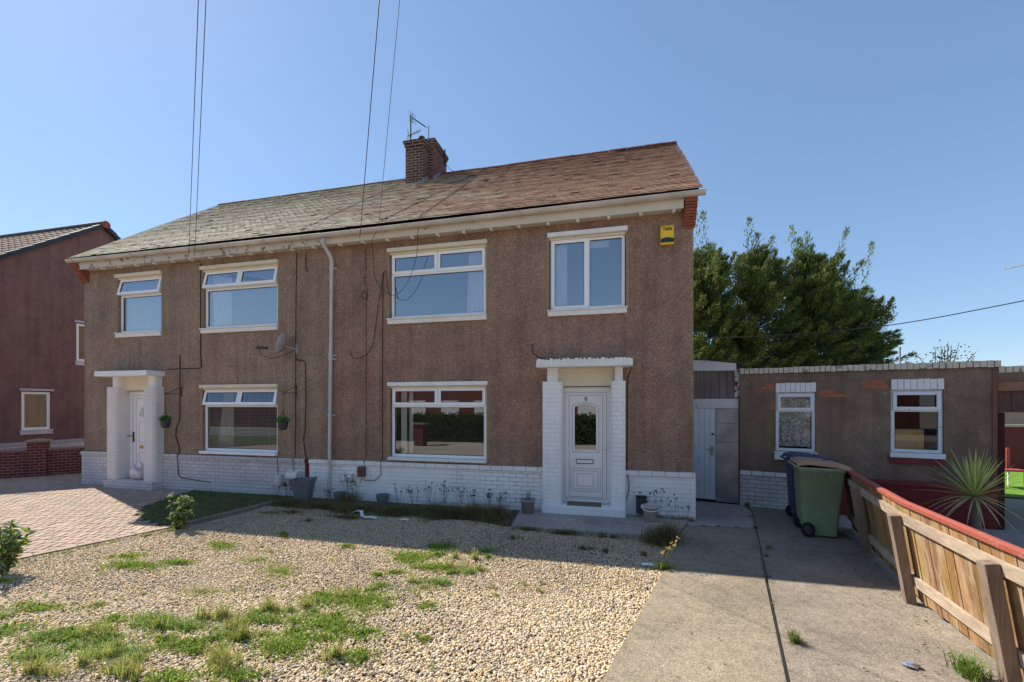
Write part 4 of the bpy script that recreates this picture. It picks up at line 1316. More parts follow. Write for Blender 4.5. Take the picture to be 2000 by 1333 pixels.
# neighbouring carport wall on the far right
NB = thing('carport', 'dark brown timber carport front with white brick coping at the right edge', 'carport', (7.826 + 0.9708 * 3.46, 1.281 - 0.2384 * 3.46, 0), math.atan2(-0.2384, 0.9708), local=True)
mb = MB(); mb.box(0, 3.0, 0.12, 0.35, 2.26, 2.385); mb.build('wall', wall_o, NB)
coping_row(0.0, 3.0, 2.388, NB, y0=0.08, y1=0.35, h=0.095, pitch=0.078)
mb = MB(); mb.box(0, 3.0, 0.10, 0.2, 2.115, 2.255); mb.build('beam', m_plain('bare_brown_timber', (0.26, 0.13, 0.085), 0.8, 0.2, 0.2), NB)
mb = MB()
for k in range(18):
    mb.box(k * 0.17, k * 0.17 + 0.165, 0.15, 0.175, 1.79, 2.11)
mb.build('board_panel', brown_wood, NB)
mb = MB(); mb.box(0.0, 3.0, 0.36, 3.0, 2.0, 2.05); mb.box(0.001, 0.05, 0.36, 2.2, 0.0, 1.99); mb.build('roof', dark_maroon, NB)  # ceiling and side wall added to keep the passage dark
mb = MB(); mb.box(0.0, 0.10, 0.16, 0.30, 0.0, 1.785); mb.build('post', dark_maroon, NB)
gt = thing('iron_gate', 'black iron gate standing open in the dark carport doorway', 'gate', (7.826 + 0.9708 * 3.6, 1.281 - 0.2384 * 3.6, 0), math.atan2(-0.2384, 0.9708) + R(70), local=True)
mb = MB()
for k in range(7):
    mb.tube([(0.0 + k * 0.09, 0.2, 0.05), (0.0 + k * 0.09, 0.2, 1.7)], 0.011, 6)
for z in (0.1, 0.75, 1.2, 1.65):
    mb.tube([(0.0, 0.2, z), (0.55, 0.2, z)], 0.013, 6)
mb.build('bars', black_metal, gt)

# side passage gate, between the house and the outbuilding
SG = thing('side_gate', 'side passage front with white boarded door, metal sheet and weathered boards above', 'gate', (7.826, 1.281, 0), math.atan2(-0.2384, 0.9708), local=True)
mb = MB()
for k in range(6):
    x = -1.0 + k * 0.098
    mb.box(x, x + 0.095, 0.085, 0.105, 0.06, 1.83)
do = mb.build('door', gate_white, SG, bevel=0.003)
mb = MB(); mb.box(-0.50, -0.445, 0.070, 0.083, 0.92, 1.10); mb.tube([(-0.47, 0.07, 1.03), (-0.47, 0.03, 1.03), (-0.58, 0.025, 1.03)], 0.009, 6); mb.build('handle', m_plain('dull_steel', (0.35, 0.31, 0.25), 0.4, 0.5, metal=0.6), do)
mb = MB(); mb.tube([(-0.46, 0.084, 1.33), (-0.46, 0.06, 1.33)], 0.022, 10); mb.build('lock', black_metal, do)
mb = MB(); mb.box(-1.0, -0.415, 0.08, 0.0845, 0.0605, 0.13); mb.build('kick_rail', gate_white, do)
mb = MB(); mb.box(-0.408, -0.02, 0.075, 0.09, 0.03, 1.18); mb.box(-0.408, -0.02, 0.072, 0.087, 1.185, 1.545); mb.box(-0.408, -0.02, 0.075, 0.09, 1.55, 1.83)
mb.build('metal_sheet', sheet_metal, SG, bevel=0.004)
mb = MB()
for k in range(7):
    x = -1.02 + k * 0.135
    mb.box(x, x + 0.131, 0.09, 0.112, 2.02, 2.56)
mb.build('board_panel', grey_board, SG, bevel=0.003)
mb = MB(); mb.box(-1.02, -0.02, 0.07, 0.13, 1.835, 2.015); mb.build('rail', m_peel('peeling_rail', (0.66, 0.66, 0.67), (0.18, 0.06, 0.05), 0.62, 0.65, 9), SG)
mb = MB(); mb.box(-0.085, -0.003, 0.06, 0.12, 2.016, 2.6); mb.build('post', white_red_peel, SG)
mb = MB(); mb.prism_y([(-1.05, 2.57), (-1.05, 2.80), (-0.6, 2.765), (-0.06, 2.685), (-0.06, 2.55)], 0.04, 0.085); mb.build('fascia', m_peel('peeling_fascia_red', (0.66, 0.66, 0.68), (0.22, 0.04, 0.04), 0.60, 0.63, 7), SG)
mb = MB(); mb.prism_y([(-1.05, 2.802), (-1.05, 2.815), (-0.6, 2.78), (0.0, 2.715), (0.13, 2.60), (0.12, 2.59), (-0.01, 2.69), (-0.6, 2.767)], 0.02, 2.5); mb.build('felt_roof', m_plain('roofing_felt', (0.05, 0.052, 0.058), 0.85), SG)
mb = MB(); mb.box(-1.05, -0.02, 0.12, 0.14, 0.0, 2.6); mb.build('backing', deck_m, SG)

# ------------------------------------------------------------------ left neighbour and its boundary wall
NX = -12.8
NH = thing('house', 'neighbouring brown house seen gable end on beyond the red brick wall', 'house', (-16.5, 4.2, 0))
mb = MB()
lw = (1.98, 2.70, 1.07, 2.34); uw = (3.40, 4.1, 3.42, 4.78)
NR = (4.18, 8.50); NS = 0.765
ne = lambda y: NR[1] - NS * abs(y - NR[0])
ys = sorted([0.0, 8.36, lw[0], lw[1], uw[0], uw[1]]); zs2 = [0.0, lw[2], lw[3], uw[2], uw[3], ne(0) - 0.02]
for i in range(len(ys) - 1):
    for j in range(len(zs2) - 1):
        cy, cz = (ys[i] + ys[i + 1]) / 2, (zs2[j] + zs2[j + 1]) / 2
        if any(h[0] < cy < h[1] and h[2] < cz < h[3] for h in (lw, uw)): continue
        mb.face([(NX, ys[i], zs2[j]), (NX, ys[i + 1], zs2[j]), (NX, ys[i + 1], zs2[j + 1]), (NX, ys[i], zs2[j + 1])])
zt_ = ne(0) - 0.02
mb.face([(NX, 0, zt_), (NX, 8.36, zt_), (NX, NR[0], NR[1] - 0.05)])
mb.face([(NX, 0, 0), (NX, 0, zt_), (-20, 0, zt_), (-20, 0, 0)])
mb.face([(NX, 8.36, 0), (-20, 8.36, 0), (-20, 8.36, zt_), (NX, 8.36, zt_)]); mb.face([(-20, 0, 0), (-20, 0, zt_), (-20, NR[0], NR[1]), (-20, 8.36, zt_), (-20, 8.36, 0)])
for h in (lw, uw):
    y0, y1, z0, z1 = h
    xx = NX - 0.12
    mb.face([(NX, y0, z0), (NX, y0, z1), (xx, y0, z1), (xx, y0, z0)]); mb.face([(NX, y1, z0), (xx, y1, z0), (xx, y1, z1), (NX, y1, z1)])
    mb.face([(NX, y0, z1), (NX, y1, z1), (xx, y1, z1), (xx, y0, z1)]); mb.face([(NX, y0, z0), (xx, y0, z0), (xx, y1, z0), (NX, y1, z0)])
mb.build('wall', wall_n, NH)
mb = MB(); mb.face([(NX - 2, 0.1, 0), (NX - 2, 8.2, 0), (NX - 2, 8.2, 5), (NX - 2, 0.1, 5)]); mb.build('room_interior', interior_m, NH)
mb = MB(); mb.box(NX, NX + 0.035, 0.0, 8.36, 0.0, 0.60); p_ = mb.build('plinth', grey_brick, NH)
mb = MB(); mb.box(NX, NX + 0.06, -0.02, 8.36, 0.602, 0.70); mb.build('coping', m_plain('grey_lilac_paint', (0.42, 0.38, 0.42), 0.7), p_)
for h in (lw, uw):
    y0, y1, z0, z1 = h
    Tn = Matrix.Translation((NX - 0.02, 0, 0)) @ Matrix.Rotation(R(90), 4, 'Z')
    fb = MB(); frame_bars(fb, y0 + 0.005, y1 - 0.005, z0 + 0.01, z1 - 0.03, 0.075, 0.0, 0.07)
    wo = fb.build('window', upvc, NH, T=Tn)
    q = MB(); q.face([(y0 + 0.07, 0.03, z0 + 0.07), (y1 - 0.07, 0.03, z0 + 0.07), (y1 - 0.07, 0.03, z1 - 0.09), (y0 + 0.07, 0.03, z1 - 0.09)]); q.build('pane', glass_dn, wo, T=Tn)
    q = MB(); q.box(y0 - 0.05, y1 + 0.05, -0.08, 0.04, z0 - 0.03, z0 + 0.008); q.box(y0 - 0.04, y1 + 0.04, -0.06, -0.022, z0 - 0.14, z0 - 0.031); q.build('sill', m_plain('lilac_sill', (0.62, 0.57, 0.62), 0.6), wo, T=Tn)
    q = MB(); q.box(y0 - 0.06, y1 + 0.06, -0.08, 0.04, z1, z1 + 0.07); q.build('lintel', m_plain('lilac_lintel', (0.5, 0.45, 0.5), 0.6), wo, T=Tn)
    z = z0 + 0.1
    q = MB()
    while z < z1 - 0.1:
        q.face([(y0 + 0.07, 0.09, z), (y1 - 0.07, 0.09, z), (y1 - 0.07, 0.115, z + 0.012), (y0 + 0.07, 0.115, z + 0.012)]); z += 0.034
    q.build('venetian_blind', blind_grey, wo, T=Tn)
# roof with rolled tile courses
V, F, C = [], [], []
qd = np.array([[0, 1, 2, 3]])
for sd in (-1, 1):
    rows = 15
    for r in range(rows):
        ya, yb = NR[0] + sd * (r * 0.315 - 0.03), NR[0] + sd * ((r + 1) * 0.315)
        za, zb = ne(ya if r else NR[0]) + 0.015, ne(yb) + 0.05
        for x0 in np.arange(NX + 0.12, -20, -0.32):
            x1 = x0 - 0.32
            c = np.array([0.19, 0.115, 0.085]) * random.uniform(0.7, 1.25)
            prof = [0, 0.02, 0.005, 0.0]
            xs_ = [x0, x0 - 0.06, x0 - 0.12, x1]
            for k in range(3):
                V += [(xs_[k], ya, za + prof[k]), (xs_[k + 1], ya, za + prof[k + 1]), (xs_[k + 1], yb, zb + prof[k + 1]), (xs_[k], yb, zb + prof[k])]
                F.append(qd + len(V) - 4); C += [c] * 4
            V += [(x0, yb, zb), (x1, yb, zb), (x1, yb, zb - 0.045), (x0, yb, zb - 0.045)]; F.append(qd + len(V) - 4); C += [c * 0.8] * 4
nro = fast('roof', np.array(V), np.concatenate(F), ntile_m, NH, np.array(C))
mb = MB()
for sd in (-1, 1):
    for r in range(15):
        ya, yb = NR[0] + sd * (r * 0.315 + 0.06), NR[0] + sd * (r * 0.315 + 0.37)
        za, zb = ne(ya), ne(yb)
        mb.add([(NX + x, y, z + dz) for x in (-0.03, 0.16) for (y, z, dz) in ((ya, za, -0.11), (yb, zb, -0.085), (yb, zb, 0.085), (ya, za, 0.06))],
               [(0, 1, 2, 3), (7, 6, 5, 4), (0, 4, 5, 1), (3, 2, 6, 7), (1, 5, 6, 2), (0, 3, 7, 4)])
mb.build('verge_cap', m_plain('dark_slate_verge', (0.040, 0.046, 0.058), 0.6, 0.3, 0.2, 4), nro)
mb = MB()
mb.tube([(NX + 0.18, NR[0], NR[1] + 0.02), (-20, NR[0], NR[1] + 0.02)], 0.12, 14); mb.build('ridge_tile', m_plain('dark_ridge', (0.05, 0.055, 0.065), 0.7), nro)
mb = MB(); mb.tube([(NX + 0.17, NR[0], NR[1] + 0.0), (NX + 0.205, NR[0], NR[1] + 0.0)], 0.135, 18); mb.build('ridge_end_cap', terracotta, nro)
ae2 = thing('tv_aerial', 'tips of a television aerial above the neighbouring roof at the left edge', 'aerial', (-14.6, 2.1, 8.0))
mb = MB(); mb.tube([(-14.75, 2.1, 7.0), (-14.75, 2.1, 8.7)], 0.018, 6)
mb.build('mast', grey_metal, ae2)
mb = MB()
for z, a in ((8.50, 0.02), (8.24, 0.02), (7.99, -0.05)):
    mb.tube([(-14.75, 2.1, z + 0.02), (-14.11, 2.14, z + a)], 0.012, 6)
mb.build('yagi_array', grey_metal, ae2)

BW = thing('boundary_wall', 'low red brick boundary wall with a pier beside the left paving', 'wall', (-9.2, 0.4, 0))
dv = Vector((0.62, 0.785, 0)).normalized()
a0 = Vector((-9.75, -0.25, 0)) - dv * 3
Tw = Matrix.Translation(a0) @ Matrix.Rotation(math.atan2(dv.y, dv.x), 4, 'Z')
mb = MB(); mb.box(0.0, 7.5, 0.0, 0.22, 0.0, 0.69); wbo = mb.build('wall', red_brick, BW, T=Tw)
mb = MB(); mb.box(0.0, 7.5, -0.015, 0.235, 0.692, 0.75); mb.build('coping', m_plain('pinkish_coping', (0.34, 0.21, 0.19), 0.85, 0.2, 0.12, 8), wbo, T=Tw, bevel=0.008)
mb = MB(); mb.box(3.70, 4.06, -0.07, 0.29, 0.0, 0.92); pr = mb.build('pier', red_brick, BW, T=Tw)
mb = MB(); vs_ = [(3.66, -0.11, 0.922), (4.10, -0.11, 0.922), (4.10, 0.33, 0.922), (3.66, 0.33, 0.922), (3.66, -0.11, 0.96), (4.10, -0.11, 0.96), (4.10, 0.33, 0.96), (3.66, 0.33, 0.96), (3.88, 0.11, 1.01)]
mb.add(vs_, [(3, 2, 1, 0), (0, 1, 5, 4), (1, 2, 6, 5), (2, 3, 7, 6), (3, 0, 4, 7), (4, 5, 8), (5, 6, 8), (6, 7, 8), (7, 4, 8)]); mb.build('pier_cap', m_plain('buff_pier_cap', (0.36, 0.25, 0.17), 0.85, 0.2, 0.15), pr, T=Tw)

# ------------------------------------------------------------------ ground
def sheet(name, poly, z, mat, kind='structure', thick=0.0):
    mb = MB()
    if thick:
        mb.prism(poly, z - thick, z)
    else:
        mb.face([(x, y, z) for x, y in poly])
    o = mb.build(name, mat)
    return tag(o, kind=kind)


sheet('ground', [(-400, -400), (400, -400), (400, 400), (-400, 400)], -0.012, m_plain('far_ground', (0.42, 0.37, 0.30), 0.95, 0.1, 0.2, 0.5))  # tone raised paler so the unseen part bounces more light onto the facade
KERB0, KERB1 = (-2.35, -6.6), (-0.92, -2.10)
sheet('gravel_bed', [(-2.4, -6.9), (5.0, -6.9), (6.6, -0.6), (6.6, -0.05), (-0.6, -0.05), (-0.9, -2.2)], 0.0, m_plain('gravel_base', (0.20, 0.155, 0.11), 0.95, 0.1, 0.4, 45, 0.8, 60))
sheet('soil_border', [(-0.72, -0.03), (-0.75, -1.0), (0.0, -1.05), (1.5, -0.95), (3.2, -1.1), (4.05, -1.0), (4.05, -0.03)], 0.012, soil_m)
# concrete: path by the wall, drive slab, slab beyond the joint
sheet('path', [(3.92, -0.04), (4.0, -1.13), (6.36, -1.16), (6.62, -0.42), (6.72, -0.04)], 0.05, path_m, thick=0.08)
sheet('driveway', [(4.62, -7.4), (6.10, -2.38), (6.40, -1.12), (6.63, -0.42), (7.60, -0.35), (6.67, -4.30), (5.92, -7.4)], 0.032, conc_m, thick=0.08)
sheet('driveway_slab', [(6.65, -0.39), (6.75, 1.45), (7.86, 1.25), (7.88, 0.83), (7.61, -0.32)], 0.030, path_m, thick=0.08)
sheet('driveway_strip', [(5.955, -7.4), (6.70, -4.30), (7.645, -0.33), (7.92, 0.85), (7.92, 1.25), (9.6, 1.0), (10.4, -7.4)], 0.026, conc_d, thick=0.08)
sheet('neighbour_yard', [(8.6, 0.95), (12.5, 0.1), (14.5, -7.5), (9.6, -7.5)], 0.034, path_m)
LAWN = [(-3.45, -0.06), (-3.32, -0.28), (-3.22, -0.75), (-2.88, -1.35), (-2.50, -1.85), (-2.0, -2.08), (-1.45, -2.24), (-1.02, -2.18), (-0.90, -1.44), (-0.80, -0.63), (-0.78, -0.06)]
sheet('lawn', LAWN, 0.024, lawn_ground, thick=0.04)
# block paving, herringbone
def inside(P, poly):
    x, y = P[:, 0], P[:, 1]
    r = np.zeros(len(P), bool)
    n = len(poly)
    for i in range(n):
        x0, y0 = poly[i]; x1, y1 = poly[(i + 1) % n]
        c = ((y0 > y) != (y1 > y)) & (x < (x1 - x0) * (y - y0) / (y1 - y0 + 1e-12) + x0)
        r ^= c
    return r


PAVE = [(-14, 0.0), (-14, -9.0), (-3.2, -9.0), (-2.37, -6.6), (-1.03, -2.30), (-1.45, -2.28), (-2.0, -2.12), (-2.54, -1.88), (-2.93, -1.36), (-3.27, -0.76), (-3.37, -0.28), (-3.5, -0.05), (-3.5, 0.0), (-6.8, 0.0), (-6.86, 9.0), (-9, 9)]
sheet('paving_bed', PAVE, 0.006, m_plain('joint_sand', (0.10, 0.075, 0.06), 0.95, 0.1, 0.2, 20))
V, F, C = [], [], []
bw = 0.1
ang = R(28)
ca, sa = math.cos(ang), math.sin(ang)
cen = np.array([-5.5, -1.5])
for i in range(-75, 76):
    for j in range(-75, 76):
        m_ = (i - j) % 4
        if m_ == 0: rect = (i, j, 2, 1)
        elif m_ == 3: rect = (i, j, 1, 2)     # vertical unit
        else: continue
        cx, cy = (rect[0] + rect[2] / 2) * bw, (rect[1] + rect[3] / 2) * bw
        wx, wy = cen[0] + ca * cx - sa * cy, cen[1] + sa * cx + ca * cy
        V.append((wx, wy, rect[2], rect[3], rect[0], rect[1]))
B = np.array(V)
keep = inside(B[:, :2], PAVE)
B = B[keep]
n = len(B)
g = 0.0035
x0 = B[:, 4] * bw + g; x1 = (B[:, 4] + B[:, 2]) * bw - g; y0 = B[:, 5] * bw + g; y1 = (B[:, 5] + B[:, 3]) * bw - g
zt = 0.022 + rng.normal(size=n) * 0.0018
ch_ = 0.006
def rot(x, y): return cen[0] + ca * x - sa * y, cen[1] + sa * x + ca * y
cols = []
for dx, dz in ((0.0, -0.012), (ch_, 0.0)):
    for xx, yy in ((x0 + dx, y0 + dx), (x1 - dx, y0 + dx), (x1 - dx, y1 - dx), (x0 + dx, y1 - dx)):
        rx, ry = rot(xx, yy)
        cols.append(np.stack([rx, ry, zt + dz], 1))
Vb = np.stack(cols, 1).reshape(-1, 3)
ib = np.arange(n)[:, None] * 8
Fb = np.concatenate([ib + np.array([f]) for f in ([4, 5, 6, 7], [0, 1, 5, 4], [1, 2, 6, 5], [2, 3, 7, 6], [3, 0, 4, 7])])
cc_ = jitter_col(n, (0.385, 0.292, 0.228), 0.07, 0.025)
tag(fast('block_paving', Vb, Fb, block_m, None, np.repeat(cc_, 8, 0)), kind='structure')
# edging kerb along the paving
def kerb_run(name, pts, wd, z, seg, mat):
    mb = MB()
    P = [Vector((*p, 0)) for p in pts]
    for a, b in zip(P[:-1], P[1:]):
        L = (b - a).length; d = (b - a) / L; s_ = Vector((-d.y, d.x, 0)); t = 0
        while t < L - 0.01:
            e = min(t + seg, L)
            p, q = a + d * (t + 0.003), a + d * (e - 0.003)
            mb.prism([(p.x, p.y), (q.x, q.y), ((q + s_ * wd).x, (q + s_ * wd).y), ((p + s_ * wd).x, (p + s_ * wd).y)], -0.05, z + random.uniform(-.002, .002))
            t = e
    return tag(mb.build(name, mat, bevel=0.004), kind='structure')


kerb_run('kerb', [(-2.37, -6.6), (-1.03, -2.30)], 0.11, 0.034, 0.2, m_plain('kerb_block', (0.36, 0.27, 0.20), 0.9, 0.2, 0.15, 8, 0.3))
kerb_run('lawn_kerb', [(-0.97, -2.2), (-0.86, -1.44), (-0.76, -0.60)], 0.075, 0.06, 0.9, kerb_m)

# ------------------------------------------------------------------ gravel stones
def scatter_pebbles(n, poly, excl, size, zmax):
    bx0, bx1 = min(p[0] for p in poly), max(p[0] for p in poly); by0, by1 = min(p[1] for p in poly), max(p[1] for p in poly)
    P = np.stack([rng.uniform(bx0, bx1, n), rng.uniform(by0, by1, n)], 1)
    k = inside(P, poly)
    for e in excl: k &= ~inside(P, e)
    # only what the lens can take in (with a margin)
    s, c = math.sin(TH), math.cos(TH)
    dx, dy = P[:, 0] - 5.5587, P[:, 1] + 7.4777
    f = -s * dx + c * dy; r = c * dx + s * dy
    k &= (f > 1.9) & (np.abs(r) < f * 1.35 + 0.4)
    return P[k]


bm = bmesh.new(); bmesh.ops.create_icosphere(bm, subdivisions=1, radius=1.0)
ico_v = np.array([v.co[:] for v in bm.verts]); ico_f = np.array([[v.index for v in f.verts] for f in bm.faces]); bm.free()
GP = [(-2.35, -6.75), (4.9, -6.9), (6.1, -2.40), (6.42, -1.10), (4.0, -1.10), (3.2, -0.95), (1.5, -0.8), (0.0, -0.9), (-0.68, -0.9), (-0.85, -2.2), (-1.0, -2.35)]
P = scatter_pebbles(300000, GP, [], 0.02, 0.02)
pal = np.array([[0.62, 0.47, 0.29], [0.66, 0.53, 0.36], [0.55, 0.41, 0.25], [0.65, 0.49, 0.27], [0.68, 0.58, 0.45], [0.50, 0.41, 0.31], [0.38, 0.33, 0.28], [0.72, 0.64, 0.52], [0.58, 0.37, 0.18]])
OCT_V = np.array([[1, 0, 0], [-1, 0, 0], [0, 1, 0], [0, -1, 0], [0, 0, 1], [0, 0, -1], ], float)
OCT_F = np.array([[0, 2, 4], [2, 1, 4], [1, 3, 4], [3, 0, 4], [2, 0, 5], [1, 2, 5], [3, 1, 5], [0, 3, 5]])


def pebbles(P, name, bv, bf):
    n = len(P)
    pc = pal[rng.choice(len(pal), n, p=[.2, .18, .14, .14, .11, .09, .05, .05, .04])] * rng.uniform(0.78, 1.15, (n, 1))
    # the worn wheel tracks and the weedy parts hold more dirt
    dirt = np.sin(P[:, 0] * 1.1 - P[:, 1] * 0.8 + 1.0) * 0.5 + np.sin(P[:, 0] * 2.7 + P[:, 1] * 1.9) * 0.3
    pc = pc * (1 - 0.13 * np.clip(dirt, 0, 1))[:, None]
    rad = np.clip(rng.lognormal(math.log(0.0092), 0.27, n), 0.0055, 0.018)
    sc_ = np.stack([rad * rng.uniform(0.95, 1.4, n), rad * rng.uniform(0.75, 1.0, n), rad * rng.uniform(0.55, 0.85, n)], 1)
    az = rng.uniform(0, 6.283, n); tl = rng.normal(size=n) * 0.45
    L = bv[None] * (1 + rng.normal(size=(n, len(bv), 1)) * 0.10) * sc_[:, None]
    y_ = L[..., 1] * np.cos(tl)[:, None] - L[..., 2] * np.sin(tl)[:, None]; z_ = L[..., 1] * np.sin(tl)[:, None] + L[..., 2] * np.cos(tl)[:, None]
    x_ = L[..., 0]
    hg = 0.012 * np.sin(P[:, 0] * 1.7 + P[:, 1]) * np.sin(P[:, 1] * 1.3) + 0.006 * np.sin(P[:, 0] * 6.1) * np.sin(P[:, 1] * 5.3)
    X_ = x_ * np.cos(az)[:, None] - y_ * np.sin(az)[:, None] + P[:, 0:1]; Y_ = x_ * np.sin(az)[:, None] + y_ * np.cos(az)[:, None] + P[:, 1:2]
    Z_ = z_ + (0.008 + hg + rng.uniform(0, 0.011, n))[:, None]
    Vp = np.stack([X_, Y_, Z_], 2).reshape(-1, 3)
    Fp = (bf[None] + (np.arange(n) * len(bv))[:, None, None]).reshape(-1, 3)
    tag(fast(name, Vp, Fp, pebble_m, None, np.repeat(pc, len(bv), 0), True), kind='stuff')


dep_ = -math.sin(TH) * (P[:, 0] - 5.5587) + math.cos(TH) * (P[:, 1] + 7.4777)
far_ = dep_ > 4.3
print('pebbles', len(P), far_.sum())
pebbles(P[~far_], 'gravel', ico_v, ico_f)
pebbles(P[far_], 'gravel', OCT_V, OCT_F)

# ------------------------------------------------------------------ grass and weeds
def blades(P, h, wd, lean, col, bend=0.5):
    n = len(P)
    a = rng.uniform(0, 6.283, n)
    d = np.stack([np.cos(a), np.sin(a), np.zeros(n)], 1); s = np.stack([-np.sin(a), np.cos(a), np.zeros(n)], 1)
    h = np.broadcast_to(h, (n,))[:, None]; wd = np.broadcast_to(wd, (n,))[:, None]; lean = np.broadcast_to(lean, (n,))[:, None]
    up = np.array([[0, 0, 1.0]])
    m = P + up * h * 0.55 + d * h * lean * 0.35
    t = P + up * h * (1 - 0.3 * lean) + d * h * lean * (0.9 + bend * 0.4)
    V = np.stack([P - s * wd / 2, P + s * wd / 2, m + s * wd * 0.4, m - s * wd * 0.4, t], 1).reshape(-1, 3)
    i = np.arange(n)[:, None] * 5
    F = np.concatenate([i + np.array([f]) for f in ([0, 1, 2], [0, 2, 3], [3, 2, 4])])
    return V, F, np.repeat(col, 5, axis=0)


class Acc:
    def __init__(s): s.V, s.F, s.C, s.n = [], [], [], 0

    def add(s, V, F, C):
        s.V.append(V); s.F.append(F + s.n); s.C.append(C); s.n += len(V)

    def build(s, name, mat, parent=None):
        return fast(name, np.concatenate(s.V), np.concatenate(s.F), mat, parent, np.concatenate(s.C))


def disc(n, cx, cy, u, v, clump=0.0):
    """points in a ragged patch: dense core, thinning edge, broken by noise"""
    m = n * 3
    r = np.abs(rng.normal(size=m)) * 0.62; a = rng.uniform(0, 6.283, m)
    r = r * (1 + 0.3 * np.sin(a * 3 + cx * 5) + 0.2 * np.sin(a * 7 + cy * 9))
    x = r * np.cos(a); y = r * np.sin(a)
    P = np.array([[cx, cy]]) + x[:, None] * np.array([u]) + y[:, None] * np.array([v])
    q = np.sin(P[:, 0] * 23 + 3 * np.sin(P[:, 1] * 11)) + np.sin(P[:, 1] * 27 + 2 * np.sin(P[:, 0] * 13)) + 0.8 * np.sin(P[:, 0] * 51 + P[:, 1] * 43)
    keep = q + rng.normal(size=m) * 0.8 > 0.35
    P = P[keep] if keep.sum() > 3 else P
    if len(P) < n: P = np.concatenate([P, P[rng.integers(0, max(1, len(P)), n)] + rng.normal(size=(n, 2)) * 0.01])
    P = P[:n]
    if clump:
        k = max(4, int(n / 40)); c = P[rng.integers(0, n, k)]
        P = P * (1 - clump) + c[rng.integers(0, k, n)] * clump
    return np.concatenate([P, np.full((n, 1), 0.012)], 1)


GREEN = (0.21, 0.33, 0.055); LIME = (0.36, 0.44, 0.08); OLIVE = (0.17, 0.20, 0.06); STRAW = (0.40, 0.31, 0.14); DARKG = (0.05, 0.105, 0.025)


def ground_weed(acc, cx, cy, u, v, kind):
    area = abs(u[0] * v[1] - u[1] * v[0]) * math.pi
    if kind == 's':      # low broad leaved spread
        n = int(area * 4600) + 50
        P = disc(n, cx, cy, u, v, 0.45); P[:, 2] += rng.uniform(0, 0.03, n)
        d = rand_dirs(n, 0.35); d[:, 2] = np.abs(d[:, 2])
        c = jitter_col(n, GREEN, 0.25, 0.12); k = rng.uniform(size=n) < 0.3; c[k] = jitter_col(k.sum(), LIME, 0.2, 0.1)
        k = rng.uniform(size=n) < 0.10; c[k] = jitter_col(k.sum(), (0.25, 0.14, 0.05), 0.2, 0.1)
        acc.add(*leaf_quads(P, d, rand_dirs(n, 1.5), rng.uniform(0.014, 0.04, n), rng.uniform(0.008, 0.018, n), c))
        m = int(area * 1500) + 10
        acc.add(*blades(disc(m, cx, cy, u, v, 0.4), rng.uniform(0.02, 0.075, m), 0.004, rng.uniform(0.1, 0.9, m), jitter_col(m, LIME, 0.25, 0.1)))
    elif kind == 'g':    # grassy
        n = int(area * 4200) + 50
        acc.add(*blades(disc(n, cx, cy, u, v, 0.4), rng.uniform(0.02, 0.085, n), 0.0045, rng.uniform(0.2, 1.0, n), jitter_col(n, (0.25, 0.34, 0.075), 0.35, 0.14)))
        m = int(area * 2500)
        P = disc(m, cx, cy, u, v, 0.4)
        acc.add(*leaf_quads(P, rand_dirs(m, 0.5), rand_dirs(m, 1.0), rng.uniform(0.015, 0.04, m), 0.012, jitter_col(m, GREEN, 0.3, 0.12)))
    elif kind == 't':    # tall, partly dry
        n = int(area * 3000) + 40
        c = jitter_col(n, (0.38, 0.42, 0.10), 0.25, 0.1); k = rng.uniform(size=n) < 0.25; c[k] = jitter_col(k.sum(), STRAW, 0.2, 0.05)
        acc.add(*blades(disc(n, cx, cy, u, v, 0.5), rng.uniform(0.05, 0.17, n), 0.005, rng.uniform(0.1, 0.8, n), c))
        m = int(area * 2500)
        acc.add(*blades(disc(m, cx, cy, u, v, 0.3), rng.uniform(0.02, 0.06, m), 0.005, rng.uniform(0.3, 1, m), jitter_col(m, GREEN, 0.3, 0.1)))
    elif kind == 'f':    # fine sparse
        n = int(area * 3600) + 40
        c = jitter_col(n, (0.33, 0.36, 0.11), 0.25, 0.1)
        acc.add(*blades(disc(n, cx, cy, u, v, 0.25), rng.uniform(0.012, 0.05, n), 0.0035, rng.uniform(0.3, 1.0, n), c))
        m = int(area * 1800)
        acc.add(*leaf_quads(disc(m, cx, cy, u, v, 0.2), rand_dirs(m, 0.4), rand_dirs(m, 1.0), rng.uniform(0.008, 0.022, m), 0.008, jitter_col(m, LIME, 0.3, 0.1)))
    elif kind == 'k':
        n = int(area * 1800)
        acc.add(*leaf_quads(disc(n, cx, cy, u, v, 0.5), rand_dirs(n, 0.5), rand_dirs(n, 1.0), rng.uniform(0.015, 0.045, n), 0.015, jitter_col(n, (0.2, 0.25, 0.045), 0.3, 0.15)))
        acc.add(*blades(disc(n, cx, cy, u, v, 0.5), rng.uniform(0.02, 0.06, n), 0.004, rng.uniform(0.2, 1, n), jitter_col(n, GREEN, 0.3, 0.1)))


